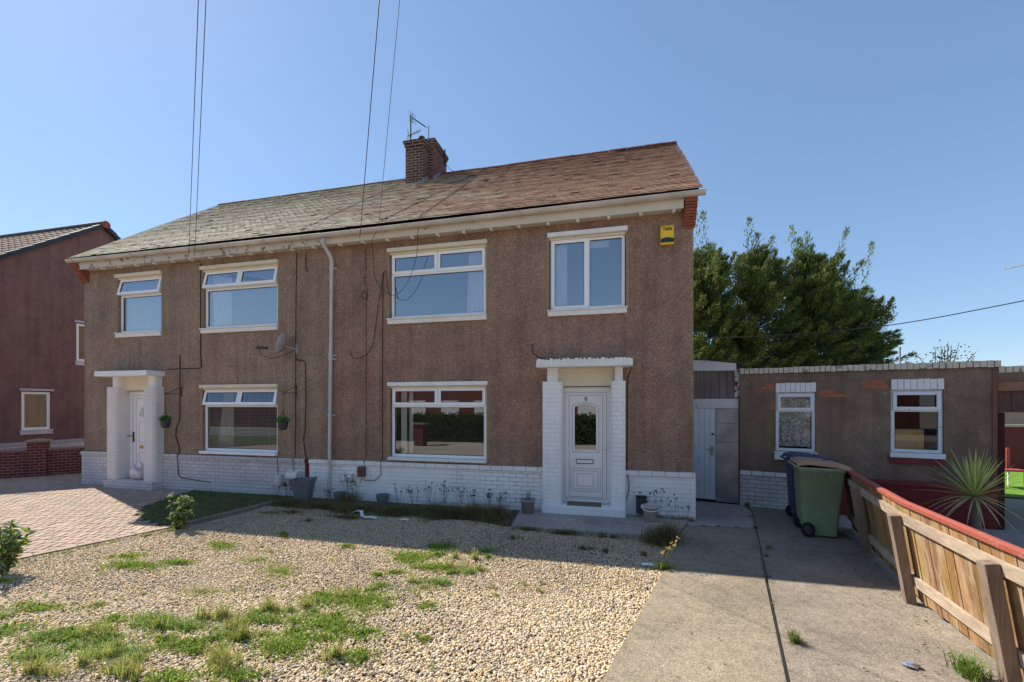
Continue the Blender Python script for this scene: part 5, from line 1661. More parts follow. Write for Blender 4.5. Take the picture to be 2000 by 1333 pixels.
PATCH = [('s', 0.03, -3.71, 0.49, 0.12, 0.24, -0.16), ('s', 0.36, -4.68, 0.28, 0.07, 0.15, -0.08), ('g', 1.42, -5.21, 0.35, 0.09, 0.20, -0.11), ('g', 1.60, -4.95, 0.34, 0.08, 0.22, -0.14), ('g', 1.72, -4.63, 0.37, 0.09, 0.20, -0.15), ('t', 1.60, -5.36, 0.30, 0.07, 0.10, -0.06), ('t', 2.15, -5.21, 0.25, 0.06, 0.12, -0.08), ('t', 2.76, -4.95, 0.22, 0.05, 0.19, -0.17), ('f', 1.84, -3.40, 0.33, 0.08, 0.27, -0.30), ('s', 3.09, -2.68, 0.34, 0.08, 0.13, -0.25), ('s', 3.31, -2.23, 0.30, 0.07, 0.10, -0.22), ('f', 3.85, -2.82, 0.24, 0.06, 0.09, -0.23), ('s', 3.15, -3.85, 0.53, 0.13, 0.17, -0.26), ('s', 3.14, -4.28, 0.39, 0.09, 0.15, -0.19), ('s', 3.08, -4.69, 0.37, 0.09, 0.13, -0.15), ('s', 2.47, -4.36, 0.18, 0.04, 0.10, -0.10), ('s', 3.69, -4.66, 0.22, 0.05, 0.08, -0.12), ('s', 3.03, -3.28, 0.16, 0.04, 0.05, -0.09), ('f', 3.65, -3.43, 0.26, 0.06, 0.07, -0.16), ('s', 0.50, -2.87, 0.21, 0.05, 0.14, -0.13), ('s', 0.90, -2.32, 0.13, 0.03, 0.13, -0.14), ('s', 2.12, -2.52, 0.17, 0.04, 0.06, -0.09), ('f', 1.53, -4.04, 0.30, 0.07, 0.11, -0.09), ('f', 2.65, -4.20, 0.54, 0.13, 0.10, -0.11), ('f', 2.25, -3.01, 0.12, 0.03, 0.09, -0.12), ('s', 3.88, -3.80, 0.14, 0.03, 0.04, -0.09)]
for cx, cy, r0, k_ in ((1.1, -5.0, 0.35, 'g'), (1.9, -5.05, 0.4, 'g'), (2.3, -4.85, 0.35, 's'), (2.6, -5.2, 0.3, 's'), (3.0, -5.05, 0.3, 's'), (2.05, -4.6, 0.3, 'g'), (2.75, -4.55, 0.35, 'f'), (3.5, -4.35, 0.35, 's'), (3.35, -4.0, 0.4, 'f'), (2.8, -3.95, 0.3, 's'), (3.55, -3.55, 0.3, 'f'), (3.5, -2.9, 0.3, 's'), (1.3, -3.2, 0.3, 'f'), (-0.3, -3.5, 0.3, 's'), (0.45, -3.5, 0.25, 's'), (-0.9, -4.4, 0.3, 's'), (0.1, -4.9, 0.3, 'g'), (0.8, -4.5, 0.3, 'f')):
    PATCH.append((k_, cx, cy, r0, r0 * 0.25, r0 * 0.15, -r0 * 0.4))
acc = Acc()
for k_, cx, cy, ux, uy, vx, vy in PATCH:
    ground_weed(acc, cx, cy, (ux, uy), (vx, vy), k_)
for t in np.linspace(0, 1, 9):
    ground_weed(acc, -1.0 - 0.75 * t + 0.10, -2.5 - 2.3 * t, (0.12, 0.2), (-0.05, 0.06), 'k')
for k_ in range(40):
    x, y = rng.uniform(-0.6, 5.2), rng.uniform(-5.4, -2.3)
    ground_weed(acc, x, y, (0.05, 0), (0, 0.05), 'f')
for k_ in range(95):        # loose strays: denser to the lower left and along the middle strip
    if k_ < 55:
        t = rng.uniform(); x = 0.9 + 2.6 * t + rng.normal() * 0.35; y = -5.15 + 0.9 * t + rng.normal() * 0.28
    else:
        t = rng.uniform(); x = 2.6 + 1.4 * t + rng.normal() * 0.25; y = -4.7 + 2.3 * t + rng.normal() * 0.3
    r0 = rng.uniform(0.06, 0.2)
    ground_weed(acc, x, y, (r0, r0 * 0.25), (r0 * 0.2, -r0 * 0.5), ('s', 'g', 'f', 's', 't')[k_ % 5])
tag(acc.build('weeds', grass_m), kind='stuff')

# shaded border: long dry grass in front of the plinth
acc = Acc()
def long_grass(cx, cy, rx, ry, n, h0, h1, cols):
    P = disc(n, cx, cy, (rx, 0), (0, ry), 0.35)
    ci = rng.integers(0, len(cols), n)
    c = np.array(cols)[ci] * rng.uniform(0.7, 1.25, (n, 1)) * 1.65
    acc.add(*blades(P, rng.uniform(h0, h1, n), rng.uniform(0.004, 0.008, n), rng.uniform(0.2, 1.1, n), c, 0.8))


GC = [DARKG, (0.09, 0.13, 0.035), (0.15, 0.13, 0.055), (0.20, 0.14, 0.075), (0.13, 0.085, 0.05)]
DRY = [(0.22, 0.15, 0.08), (0.16, 0.10, 0.055), (0.10, 0.13, 0.04), (0.27, 0.20, 0.11)]
for cx, cy, rx, ry, n in ((-0.35, -0.75, 0.5, 0.3, 900), (0.3, -0.75, 0.55, 0.35, 1200), (1.1, -0.8, 0.6, 0.33, 1500), (1.9, -0.75, 0.6, 0.33, 1600), (2.7, -0.78, 0.6, 0.33, 1800), (3.45, -0.75, 0.5, 0.33, 1900)):
    long_grass(cx, cy, rx, ry, n, 0.05, 0.20, GC)
for cx, cy, n in ((3.25, -0.65, 900), (3.65, -0.62, 700), (2.55, -0.7, 500), (0.62, -0.32, 350), (2.9, -0.8, 500)):
    long_grass(cx, cy, 0.28, 0.2, n, 0.12, 0.32, DRY if n != 500 else GC)
for cx, cy, rx, ry, n in ((0.1, -1.2, 0.5, 0.15, 500), (1.15, -1.25, 0.4, 0.12, 500), (-0.2, -1.35, 0.4, 0.1, 260), (0.75, -1.6, 0.15, 0.08, 160), (4.3, -1.22, 0.35, 0.07, 420), (4.85, -1.25, 0.35, 0.08, 650), (5.5, -1.25, 0.3, 0.06, 220), (4.2, -1.65, 0.1, 0.06, 120), (5.2, -1.85, 0.12, 0.06, 150), (5.45, -1.9, 0.09, 0.05, 100), (5.9, -1.9, 0.08, 0.05, 100), (3.9, -1.05, 0.2, 0.12, 300)):
    long_grass(cx, cy, rx, ry, n, 0.02, 0.09, GC)
long_grass(6.15, -1.35, 0.27, 0.22, 1500, 0.06, 0.26, GC)
long_grass(6.28, -1.2, 0.2, 0.16, 500, 0.15, 0.38, DRY)
for x in np.linspace(6.2, 6.75, 5):
    long_grass(x, -0.13, 0.08, 0.05, 110, 0.03, 0.12, DRY)
tag(acc.build('long_grass', grass_m), kind='stuff')
acc = Acc()
n = 15000
P = np.stack([rng.uniform(-3.45, -0.78, n), rng.uniform(-2.25, -0.06, n)], 1); P = P[inside(P, LAWN)]
P = P + rng.normal(size=P.shape) * 0.045; P = P[P[:, 1] < -0.05]; n = len(P)
thin = np.sin(P[:, 0] * 5 + 2 * np.sin(P[:, 1] * 4)) + np.sin(P[:, 1] * 7 + P[:, 0] * 3) + rng.normal(size=n) * 0.7
P = P[thin > -1.3]; n = len(P)
P = np.concatenate([P, np.full((n, 1), 0.022)], 1)
lawn_c = jitter_col(n, (0.155, 0.195, 0.065), 0.35, 0.14)
kk = rng.uniform(size=n) < 0.22; lawn_c[kk] = jitter_col(kk.sum(), (0.27, 0.22, 0.11), 0.3, 0.1)
acc.add(*blades(P, rng.uniform(0.015, 0.05, n), 0.005, rng.uniform(0.2, 1, n), lawn_c))
tag(acc.build('lawn_grass', grass_m), kind='stuff')
# grass in the concrete joints
acc = Acc()
for x, y, n, h in ((7.5, -1.27, 60, 0.07), (7.38, -1.6, 50, 0.06), (6.93, -3.65, 240, 0.12), (7.62, -0.30, 60, 0.08), (7.35, -0.36, 50, 0.06), (7.1, -0.38, 50, 0.05), (6.9, -0.40, 40, 0.06), (7.75, 0.4, 50, 0.06), (7.9, 1.15, 130, 0.12), (7.2, -2.3, 40, 0.03), (7.0, -3.0, 40, 0.03)):
    P = disc(n, x, y, (0.05, 0.0), (0.02, 0.06), 0.4); P[:, 2] = 0.02
    acc.add(*blades(P, rng.uniform(h * 0.4, h, n), 0.005, rng.uniform(0.2, 1.0, n), jitter_col(n, (0.17, 0.22, 0.05) if n > 200 else (0.20, 0.19, 0.08), 0.3, 0.1)))
for t in np.linspace(0, 1, 60):
    x, y = 6.0 + 1.64 * t, -7.0 + 6.65 * t
    P = disc(7, x, y, (0.012, 0), (0, 0.03)); P[:, 2] = 0.01
    acc.add(*blades(P, rng.uniform(0.008, 0.03, 7), 0.004, 0.8, jitter_col(7, (0.12, 0.11, 0.05), 0.3, 0.1)))
tag(acc.build('crack_weeds', grass_m), kind='stuff')

# tall seed head weeds against the plinth, each a plant of its own
def seed_weed(x, y, h, ns, label, grp, dark=(0.06, 0.04, 0.03), base=0.0):
    A_ = Acc()
    for k in range(ns):
        a = rng.uniform(0, 6.283); ln = rng.uniform(0.05, 0.45); hh = h * rng.uniform(0.6, 1.0)
        p0 = np.array([x, y, base]) + np.array([rng.normal() * 0.02, rng.normal() * 0.02, 0])
        tip = p0 + np.array([math.cos(a) * ln * hh, math.sin(a) * ln * hh * 0.5, hh])
        for s_ in range(4):
            q0, q1 = p0 + (tip - p0) * s_ / 4, p0 + (tip - p0) * (s_ + 1) / 4
            d = (q1 - q0)[None]
            A_.add(*leaf_quads(q0[None], d, np.array([[0.3, -1.0, 0.2]]), np.array([np.linalg.norm(d) * 1.12]), 0.0055, np.array([[0.15, 0.105, 0.06]]), 0.0))
        m = rng.integers(1, 4)
        for _ in range(m):
            q = tip + rng.normal(size=3) * np.array([0.018, 0.012, 0.02]); q[2] = min(q[2], tip[2])
            A_.add(*leaf_quads(np.repeat(q[None], 3, 0), rand_dirs(3, 2.5), rand_dirs(3), np.full(3, 0.034), 0.014, np.repeat([dark], 3, 0) * rng.uniform(0.6, 1.6, (3, 1))))
    return tag(A_.build('seed_head_weed', grass_m), label, 'weed', grp)


GRP = 'dry seed head weeds in front of the white plinth'
for x, y, h, ns in ((0.55, -0.22, 0.62, 14), (0.72, -0.28, 0.50, 9), (1.62, -0.25, 0.42, 8), (1.95, -0.28, 0.40, 10), (2.25, -0.25, 0.50, 9), (2.55, -0.3, 0.52, 14), (2.85, -0.25, 0.42, 12), (3.1, -0.3, 0.40, 12), (3.4, -0.28, 0.42, 14), (3.62, -0.3, 0.38, 14), (-0.75, -0.35, 0.36, 12), (-1.05, -0.3, 0.34, 8), (-0.25, -0.25, 0.3, 8), (0.12, -0.3, 0.3, 8)):
    seed_weed(x, y, h, ns, 'brown dry seed head weed standing before the white plinth', GRP)
for x, h, ns in ((6.02, 0.40, 4), (6.24, 0.46, 7), (6.5, 0.38, 5), (6.68, 0.28, 4)):
    seed_weed(x, -0.16, h, ns, 'dry plantain weed with dark seed heads behind the white bucket', 'dry plantain weeds behind the bucket', (0.03, 0.025, 0.03), 0.05)

# flowering clump at the corner of the drive
A_ = Acc()
x, y = 6.10, -2.33
n = 60
P = np.array([[x, y, 0.02]]) + rng.normal(size=(n, 3)) * np.array([0.03, 0.03, 0.0])
d = rand_dirs(n, 0.55); d[:, 2] = np.abs(d[:, 2])
A_.add(*leaf_quads(P, d, rand_dirs(n, 1.0), rng.uniform(0.06, 0.14, n), 0.02, jitter_col(n, (0.22, 0.31, 0.05), 0.2, 0.1)))
for k in range(9):
    tip = np.array([x, y, 0]) + np.array([-0.02 + 0.022 * k, 0.03 * (k % 3), 0.20 + 0.024 * k * rng.uniform(0.6, 1.0)])
    p0 = np.array([x, y, 0.02])
    for s_ in range(4):
        q0, q1 = p0 + (tip - p0) * s_ / 4, p0 + (tip - p0) * (s_ + 1) / 4
        A_.add(*leaf_quads(q0[None], (q1 - q0)[None], np.array([[0.3, -1.0, 0.2]]), np.array([np.linalg.norm(q1 - q0) * 1.1]), 0.006, np.array([[0.25, 0.28, 0.07]]), 0.0))
    A_.add(*leaf_quads(np.repeat(tip[None], 5, 0), rand_dirs(5, 0.8), rand_dirs(5), np.full(5, 0.03), 0.018, np.repeat([[0.72, 0.52, 0.16]], 5, 0)))
tag(A_.build('flowering_weed', leaf_m), 'flowering weed with yellow buds at the corner of the concrete drive', 'weed')
A_ = Acc()
x, y = 7.95, -3.85
n = 260
P = disc(n, x, y, (0.09, 0.0), (0, 0.13), 0.3); P[:, 2] = 0.026
A_.add(*blades(P, rng.uniform(0.06, 0.2, n), 0.006, rng.uniform(0.2, 1, n), jitter_col(n, (0.17, 0.27, 0.045), 0.3, 0.1)))
tag(A_.build('grass_tuft', grass_m), 'bright green grass tuft growing at the foot of the fence', 'grass tuft')

# leafy shrubs by the paving edge
def shrub(x, y, h, w_, n, label, yellow=0.2):
    t = thing('leafy_shrub', label, 'shrub', (x, y, 0))
    st = MB(); A_ = Acc()
    for k in range(9):
        a = rng.uniform(0, 6.283); hh = h * rng.uniform(0.55, 1.0); sp_ = w_ * rng.uniform(0.3, 1.0)
        tip = Vector((x + math.cos(a) * sp_, y + math.sin(a) * sp_, hh))
        mid = Vector((x, y, 0)).lerp(tip, 0.5) + Vector((0, 0, hh * 0.12))
        P_ = spline([(x + rng.normal() * .02, y + rng.normal() * .02, 0), mid, tip], 5)
        st.tube(P_, 0.005, 5, radii=[0.007 * (1 - 0.6 * i / len(P_)) for i in range(len(P_))])
        m = n // 9
        u = rng.uniform(0.25, 1.0, m)
        Q = np.array([P_[min(int(q * (len(P_) - 1)), len(P_) - 1)] for q in u])
        d = rand_dirs(m, 0.25)
        c = jitter_col(m, (0.12, 0.21, 0.055), 0.3, 0.1)
        kk = rng.uniform(size=m) < yellow; c[kk] = jitter_col(kk.sum(), (0.30, 0.40, 0.03), 0.2, 0.05)
        kk = rng.uniform(size=m) < 0.3; c[kk] = jitter_col(kk.sum(), (0.30, 0.34, 0.22), 0.2, 0.05)
        A_.add(*leaf_quads(Q, d, rand_dirs(m, 1.2), rng.uniform(0.05, 0.115, m), rng.uniform(0.022, 0.045, m), c, 0.35))
    st.build('stem', bark_m, t); A_.build('foliage', leaf_m, t)


shrub(-0.88, -2.42, 0.52, 0.28, 430, 'leafy shrub with pale yellow green leaves at the corner of the lawn')
shrub(-1.05, -4.22, 0.60, 0.26, 430, 'leafy dark green shrub at the left edge beside the paving kerb', 0.25)

# ------------------------------------------------------------------ pots, bins, bag, litter
bp_ = thing('planter', 'tall tapered square grey planter in front of the plinth', 'planter', (-0.30, -0.42, 0))
mb = MB()
def square_pot(mb, cx, cy, prof, rot=0.0):
    n = 4
    vs_ = []
    for r, z in prof:
        for k in range(4):
            a = math.pi / 4 + k * math.pi / 2 + rot
            vs_.append((cx + r * 1.414 * math.cos(a), cy + r * 1.414 * math.sin(a), z))
    fs = [(i * 4 + k, i * 4 + (k + 1) % 4, (i + 1) * 4 + (k + 1) % 4, (i + 1) * 4 + k) for i in range(len(prof) - 1) for k in range(4)]
    mb.add(vs_, fs)
    mb.add(vs_[-4:], [(0, 1, 2, 3)])


square_pot(mb, -0.32, -0.42, [(0.115, 0.0), (0.125, 0.12), (0.15, 0.30), (0.19, 0.44), (0.20, 0.465), (0.18, 0.465), (0.15, 0.36)], R(18))
mb.build('tub', planter_grey, bp_, bevel=0.006)


def rpot(x, y, prof, mat, label, n=24, soil=True, name='plant_pot', grp=None, z=0.0):
    t = thing(name, label, 'plant pot', (x, y, z), group=grp)
    mb = MB(); mb.lathe((x, y, z), prof, n); mb.build('pot', mat, t)
    zt_ = max(p[1] for p in prof)
    rt = max(p[0] for p in prof) * 0.85
    mb = MB(); mb.lathe((x, y, z), [(rt, zt_ - 0.035), (0.0, zt_ - 0.03)], n); mb.build('soil', soil_m, t)
    return t


urn = [(0.07, 0.0), (0.075, 0.02), (0.115, 0.12), (0.118, 0.15), (0.108, 0.165), (0.125, 0.175), (0.125, 0.20), (0.105, 0.20), (0.10, 0.12)]
rpot(0.36, -0.24, urn, stone_pot, 'small grey stone pot just right of the downpipe', grp='small grey stone pots before the plinth')
rpot(1.27, -0.22, urn, stone_pot, 'small grey stone pot right of the brown meter box', grp='small grey stone pots before the plinth')
tp = rpot(4.10, -0.33, [(0.0, 0.0), (0.095, 0.0), (0.118, 0.20), (0.135, 0.205), (0.135, 0.24), (0.122, 0.24), (0.115, 0.18)], taupe_pot, 'taupe flower pot with a wispy plant beside the right doorstep', z=0.05)
A_ = Acc()
for k in range(16):
    a = rng.uniform(0, 6.283)
    tip = np.array([4.10 + 0.10 * math.cos(a) * rng.uniform(0.2, 1), -0.33 + 0.08 * math.sin(a), 0.28 + rng.uniform(0.10, 0.22)])
    p0 = np.array([4.10 + rng.normal() * 0.02, -0.33, 0.26])
    A_.add(*leaf_quads(p0[None], (tip - p0)[None], np.array([[0.3, -1, 0.1]]), np.array([np.linalg.norm(tip - p0)]), 0.005, np.array([[0.25, 0.27, 0.14]]), 0.1))
    A_.add(*leaf_quads(np.repeat(tip[None], 3, 0), rand_dirs(3), rand_dirs(3), np.full(3, 0.02), 0.01, np.repeat([[0.45, 0.45, 0.36]], 3, 0)))
A_.build('plant', leaf_m, tp)
bk = thing('bucket', 'dirty off white bucket standing below the plinth right of the door', 'bucket', (6.10, -0.38, 0.05))
mb = MB(); mb.lathe((6.10, -0.38, 0.05), [(0.0, 0.0), (0.085, 0.0), (0.125, 0.225), (0.14, 0.225), (0.14, 0.25), (0.128, 0.255), (0.12, 0.225), (0.085, 0.02), (0.0, 0.02)], 26); mb.build('body', bucket_m, bk)
mb = MB(); mb.tube([(6.10 + 0.142 * math.cos(t), -0.38 - 0.142 * math.sin(t) , 0.285 - 0.05 * math.sin(t)) for t in [math.pi * k / 14 for k in range(15)]], 0.006, 5); mb.build('handle', upvc, bk)

mat_ = MB(); mat_.box(4.75, 5.33, -0.22, 0.06, zs_ if False else 0.191, 0.203)
tag(mat_.build('doormat', dirt_mat, bevel=0.004), 'worn brown doormat on the white doorstep', 'doormat')


def lump(name, c, r, mat, label, cat, seed=0, sub=3, amp=0.25):
    bm = bmesh.new(); bmesh.ops.create_icosphere(bm, subdivisions=sub, radius=1.0)
    rr = np.random.default_rng(seed)
    ph = rr.uniform(0, 6.28, (6, 3)); fq = rr.uniform(1.5, 5, (6, 3))
    for v in bm.verts:
        k = 1 + amp * sum(math.sin(fq[i] @ np.array(v.co) * 1.3 + ph[i][0]) for i in range(6)) / 3
        v.co = Vector((v.co.x * r[0] * k + c[0], v.co.y * r[1] * k + c[1], v.co.z * r[2] * k + c[2]))
    zmin = min(v.co.z for v in bm.verts)
    me = bpy.data.meshes.new(name); bm.to_mesh(me); bm.free()
    o = link(name, me, mat, None)
    return tag(o, label, cat)


lump('plastic_bag', (-5.02, -0.05, 0.37), (0.18, 0.12, 0.19), bag_m, 'crumpled clear plastic bag of rubbish on the left doorstep', 'bag', 3, 4, 0.3)
lump('foil_packet', (7.62, -3.83, 0.045), (0.055, 0.035, 0.02), foil_m, 'crumpled silver foil packet on the concrete', 'litter', 5, 2, 0.4)
A_ = Acc()
def scrap(pts, label):
    mb = MB()
    P_ = [Vector(p) for p in pts]
    for i in range(len(P_) - 1):
        d = P_[i + 1] - P_[i]; s_ = Vector((-d.y, d.x, 0)).normalized() * 0.026
        mb.face([P_[i] - s_, P_[i + 1] - s_ * 0.8, P_[i + 1] + s_ * 0.8 + Vector((0, 0, 0.01)), P_[i] + s_ + Vector((0, 0, 0.012))])
    return tag(mb.build('paper_scrap', paper_m), label, 'litter')


scrap([(1.15, -1.02, 0.04), (1.24, -0.99, 0.075), (1.35, -1.03, 0.085), (1.42, -1.13, 0.04), (1.52, -1.2, 0.03), (1.62, -1.18, 0.04), (1.74, -1.2, 0.03)], 'long twisted strip of white paper in the border grass')
scrap([(2.15, -1.16, 0.03), (2.22, -1.18, 0.04), (2.30, -1.17, 0.03)], 'small scrap of white paper at the gravel edge')
scrap([(5.86, -2.28, 0.04), (5.93, -2.29, 0.045), (5.99, -2.27, 0.04)], 'small scrap of white paper on the shaded gravel near the drive')
mb = MB()
for x, y, r_ in ((6.22, -0.52, 0.07), (6.05, -0.62, 0.03), (6.3, -0.62, 0.03), (5.75, -0.5, 0.025), (4.85, -0.60, 0.03), (4.92, -0.62, 0.02), (6.12, -0.75, 0.02)):
    mb.face([(x + r_ * (1.4 if k % 3 else 1.0) * math.cos(k * 0.6283), y + r_ * 0.45 * math.sin(k * 0.6283), 0.0545) for k in range(10)])
tag(mb.build('paint_splashes', paper_m), kind='structure')


def wheelie_bin(x, y, rz, body_m, lid_m, label, loose=0.0):
    """front faces local +X, wheels at local -X; origin at base centre"""
    T = Matrix.Translation((x, y, 0.03)) @ Matrix.Rotation(rz, 4, 'Z')
    t = thing('wheelie_bin', label, 'wheelie bin', (x, y, 0.03), rz, 'wheelie bins beside the fence', local=True)
    t.scale = (0.84, 0.92, 1.0)
    mb = MB()
    def ring_(z, x0, x1, y0):
        r_ = 0.05; out = []
        for cx_, cy_, a0 in ((x1 - r_, y0 - r_, 0), (x0 + r_, y0 - r_, 90), (x0 + r_, -y0 + r_, 180), (x1 - r_, -y0 + r_, 270)):
            for k in range(5):
                a = R(a0 + k * 22.5); out.append((cx_ + r_ * math.cos(a), cy_ + r_ * math.sin(a), z))
        return out
    rings = [ring_(0.02, -0.17, 0.24, 0.21), ring_(0.10, -0.20, 0.245, 0.215), ring_(0.22, -0.27, 0.25, 0.22), ring_(0.93, -0.31, 0.33, 0.27), ring_(0.935, -0.33, 0.35, 0.285), ring_(0.985, -0.33, 0.35, 0.285)]
    n = len(rings[0])
    vs_ = [p for r_ in rings for p in r_]
    mb.add(vs_, [(i * n + k, i * n + (k + 1) % n, (i + 1) * n + (k + 1) % n, (i + 1) * n + k) for i in range(len(rings) - 1) for k in range(n)], True)
    mb.add(rings[0], [tuple(range(n - 1, -1, -1))])
    for xx in (-0.10, 0.12):
        mb.box(xx, xx + 0.012, -0.278, -0.262, 0.86, 0.935)
    mb.build('body', body_m, t)
    mb = MB()
    lid = [(-0.36, 1.015), (-0.33, 1.055), (-0.2, 1.075), (0.2, 1.05), (0.40, 0.995), (0.41, 0.965), (0.39, 0.955)]
    vs_ = [(x_, -0.30, z) for x_, z in lid] + [(x_, 0.30, z) for x_, z in lid] + [(x_, -0.27, z + 0.012) for x_, z in lid] + [(x_, 0.27, z + 0.012) for x_, z in lid]
    m = len(lid)
    fs = []
    for i in range(m - 1):
        fs += [(i, i + 1, 2 * m + i + 1, 2 * m + i), (2 * m + i, 2 * m + i + 1, 3 * m + i + 1, 3 * m + i), (3 * m + i, 3 * m + i + 1, m + i + 1, m + i)]
    mb.add(vs_, fs, True)
    # side lip
    for sy in (-0.30, 0.30):
        for i in range(m - 1):
            a, b = lid[i], lid[i + 1]
            mb.face([(a[0], sy, a[1] - 0.05 if 0 < i else a[1] - 0.03), (b[0], sy, b[1] - 0.05), (b[0], sy, b[1]), (a[0], sy, a[1])])
    mb.build('lid', lid_m, t)
    mb = MB(); mb.tube([(-0.38, -0.26, 1.0), (-0.38, 0.26, 1.0)], 0.018, 8)
    for sy in (-0.26, 0, 0.26): mb.tube([(-0.38, sy, 1.0), (-0.30, sy, 0.97)], 0.016, 6)
    mb.build('handle', body_m, t)
    mb = MB(); mb.tube([(-0.20, -0.26, 0.10), (-0.20, 0.26, 0.10)], 0.012, 8); mb.build('axle', grey_metal, t)
    for sy in (-1, 1):
        mb = MB()
        y0 = sy * 0.235
        for r0, r1, ya, yb in ((0.10, 0.10, y0, y0 + sy * 0.05),):
            mb.tube([(-0.20, ya, 0.10), (-0.20, ya + sy * 0.006, 0.10), (-0.20, yb - sy * 0.006, 0.10), (-0.20, yb, 0.10)], 0.1, 24, radii=[0.086, 0.10, 0.10, 0.086])
        wh = mb.build('wheel', rubber, t)
        mb = MB(); mb.tube([(-0.20, y0 + sy * 0.05, 0.10), (-0.20, y0 + sy * 0.056, 0.10)], 0.058, 20, radii=[0.062, 0.05]); mb.tube([(-0.20, y0 + sy * 0.056, 0.10), (-0.20, y0 + sy * 0.066, 0.10)], 0.02, 12)
        mb.build('hub', dark_plastic, wh)
    return t


wheelie_bin(8.42, -0.40, R(-9), bin_green, bin_lid_m, 'green wheelie bin with dusty brown lid beside the fence')
wheelie_bin(8.56, 0.30, R(-8), bin_blue, bin_blue, 'dark blue wheelie bin standing behind the green bin')
mb = MB(); mb.tube(spline([(8.46, -0.45, 1.105), (8.58, -0.47, 1.12), (8.64, -0.48, 1.10), (8.64, -0.48, 1.075)], 6), 0.008, 5)
tag(mb.build('bent_stick', bark_m), 'bent twig lying on the green bin lid', 'twig')

# ------------------------------------------------------------------ fence
FN = thing('fence', 'low timber fence with red capping along the right of the drive', 'fence', (8.2, -2.7, 0))
line = [Vector((8.98, -0.05, 0)), Vector((8.66, -1.25, 0)), Vector((8.32, -2.66, 0)), Vector((8.16, -3.95, 0)), Vector((8.03, -5.3, 0)), Vector((7.92, -6.7, 0))]
LEAN = Vector((-0.16, 0.0, 0))
def fpos(i, t, z, off):
    a, b = line[i], line[i + 1]
    d = (b - a).normalized(); s_ = Vector((-d.y, d.x, 0))        # to the right-hand side of travel (away from the drive)
    p = a.lerp(b, t) + LEAN * z + Vector((0, 0, z))
    return p + s_ * off
cap = MB(); bdV, bdF, bdC = [], [], []
for i in range(len(line) - 1):
    L = (line[i + 1] - line[i]).length
    nb = int(round(L / 0.118))
    for k in range(nb):
        t0, t1 = (k + 0.03) / nb, (k + 0.965) / nb
        o = 0.045 + random.uniform(0, 0.006)
        zb = 0.06 + random.uniform(-.01, .02)
        v = [fpos(i, t0, zb, o), fpos(i, t1, zb, o), fpos(i, t1, 0.955, o), fpos(i, t0, 0.955, o)] + [fpos(i, t0, zb, o + 0.018), fpos(i, t1, zb, o + 0.018), fpos(i, t1, 0.955, o + 0.018), fpos(i, t0, 0.955, o + 0.018)]
        bdF.append(np.array([(0, 1, 2, 3), (7, 6, 5, 4), (0, 4, 5, 1), (1, 5, 6, 2), (2, 6, 7, 3), (3, 7, 4, 0)]) + len(bdV)); bdV += [tuple(q) for q in v]
        tn = np.array((0.26, 0.15, 0.06)) * random.uniform(0.7, 1.3) * np.array([1, random.uniform(0.9, 1.1), random.uniform(0.8, 1.25)])
        bdC += [tn] * 8
    for z0, z1 in ((0.78, 0.875), (0.20, 0.295)):
        v = [fpos(i, a, z, o) for o in (0.008, 0.0435) for a in (-0.0, 1.0) for z in (z0, z1)]
        rl = MB(); rl.add(v, [(0, 2, 3, 1), (4, 5, 7, 6), (1, 3, 7, 5), (0, 4, 6, 2), (0, 1, 5, 4), (2, 6, 7, 3)])
        rl.build('rail', rail_wood, FN)
    a = 0.0
    v = [fpos(i, t, z, o) for t in (0.0, 0.997) for (z, o) in ((0.96, 0.02), (0.962, 0.095), (0.995, 0.095), (1.003, 0.058), (0.995, 0.02))]
    cap.add(v, [(0, 1, 2, 3, 4), (9, 8, 7, 6, 5)] + [(k, 5 + k, 5 + (k + 1) % 5, (k + 1) % 5) for k in range(5)])
fast('board_panel', np.array(bdV), np.concatenate(bdF), fence_wood, FN, np.array(bdC))
cap.build('capping', cap_red, FN)
for i in range(1, len(line)):
    d = (line[min(i + 1, len(line) - 1)] - line[i - 1]).normalized(); s_ = Vector((-d.y, d.x, 0))
    c = line[i]
    hz = 0.86
    pm = MB()
    v = []
    for z in (0.0, hz):
        cc2 = c + LEAN * z + Vector((0, 0, z))
        v += [cc2 - d * 0.045 + s_ * 0.005, cc2 + d * 0.045 + s_ * 0.005, cc2 + d * 0.045 - s_ * 0.075, cc2 - d * 0.045 - s_ * 0.075]
    # weathered cut top slopes towards the drive
    v[6] = v[6] - Vector((0, 0, 0.012)); v[7] = v[7] - Vector((0, 0, 0.012))
    pm.add(v, [(0, 1, 2, 3), (7, 6, 5, 4), (0, 4, 5, 1), (1, 5, 6, 2), (2, 6, 7, 3), (3, 7, 4, 0)])
    pm.build('post', post_wood, FN, bevel=0.004)

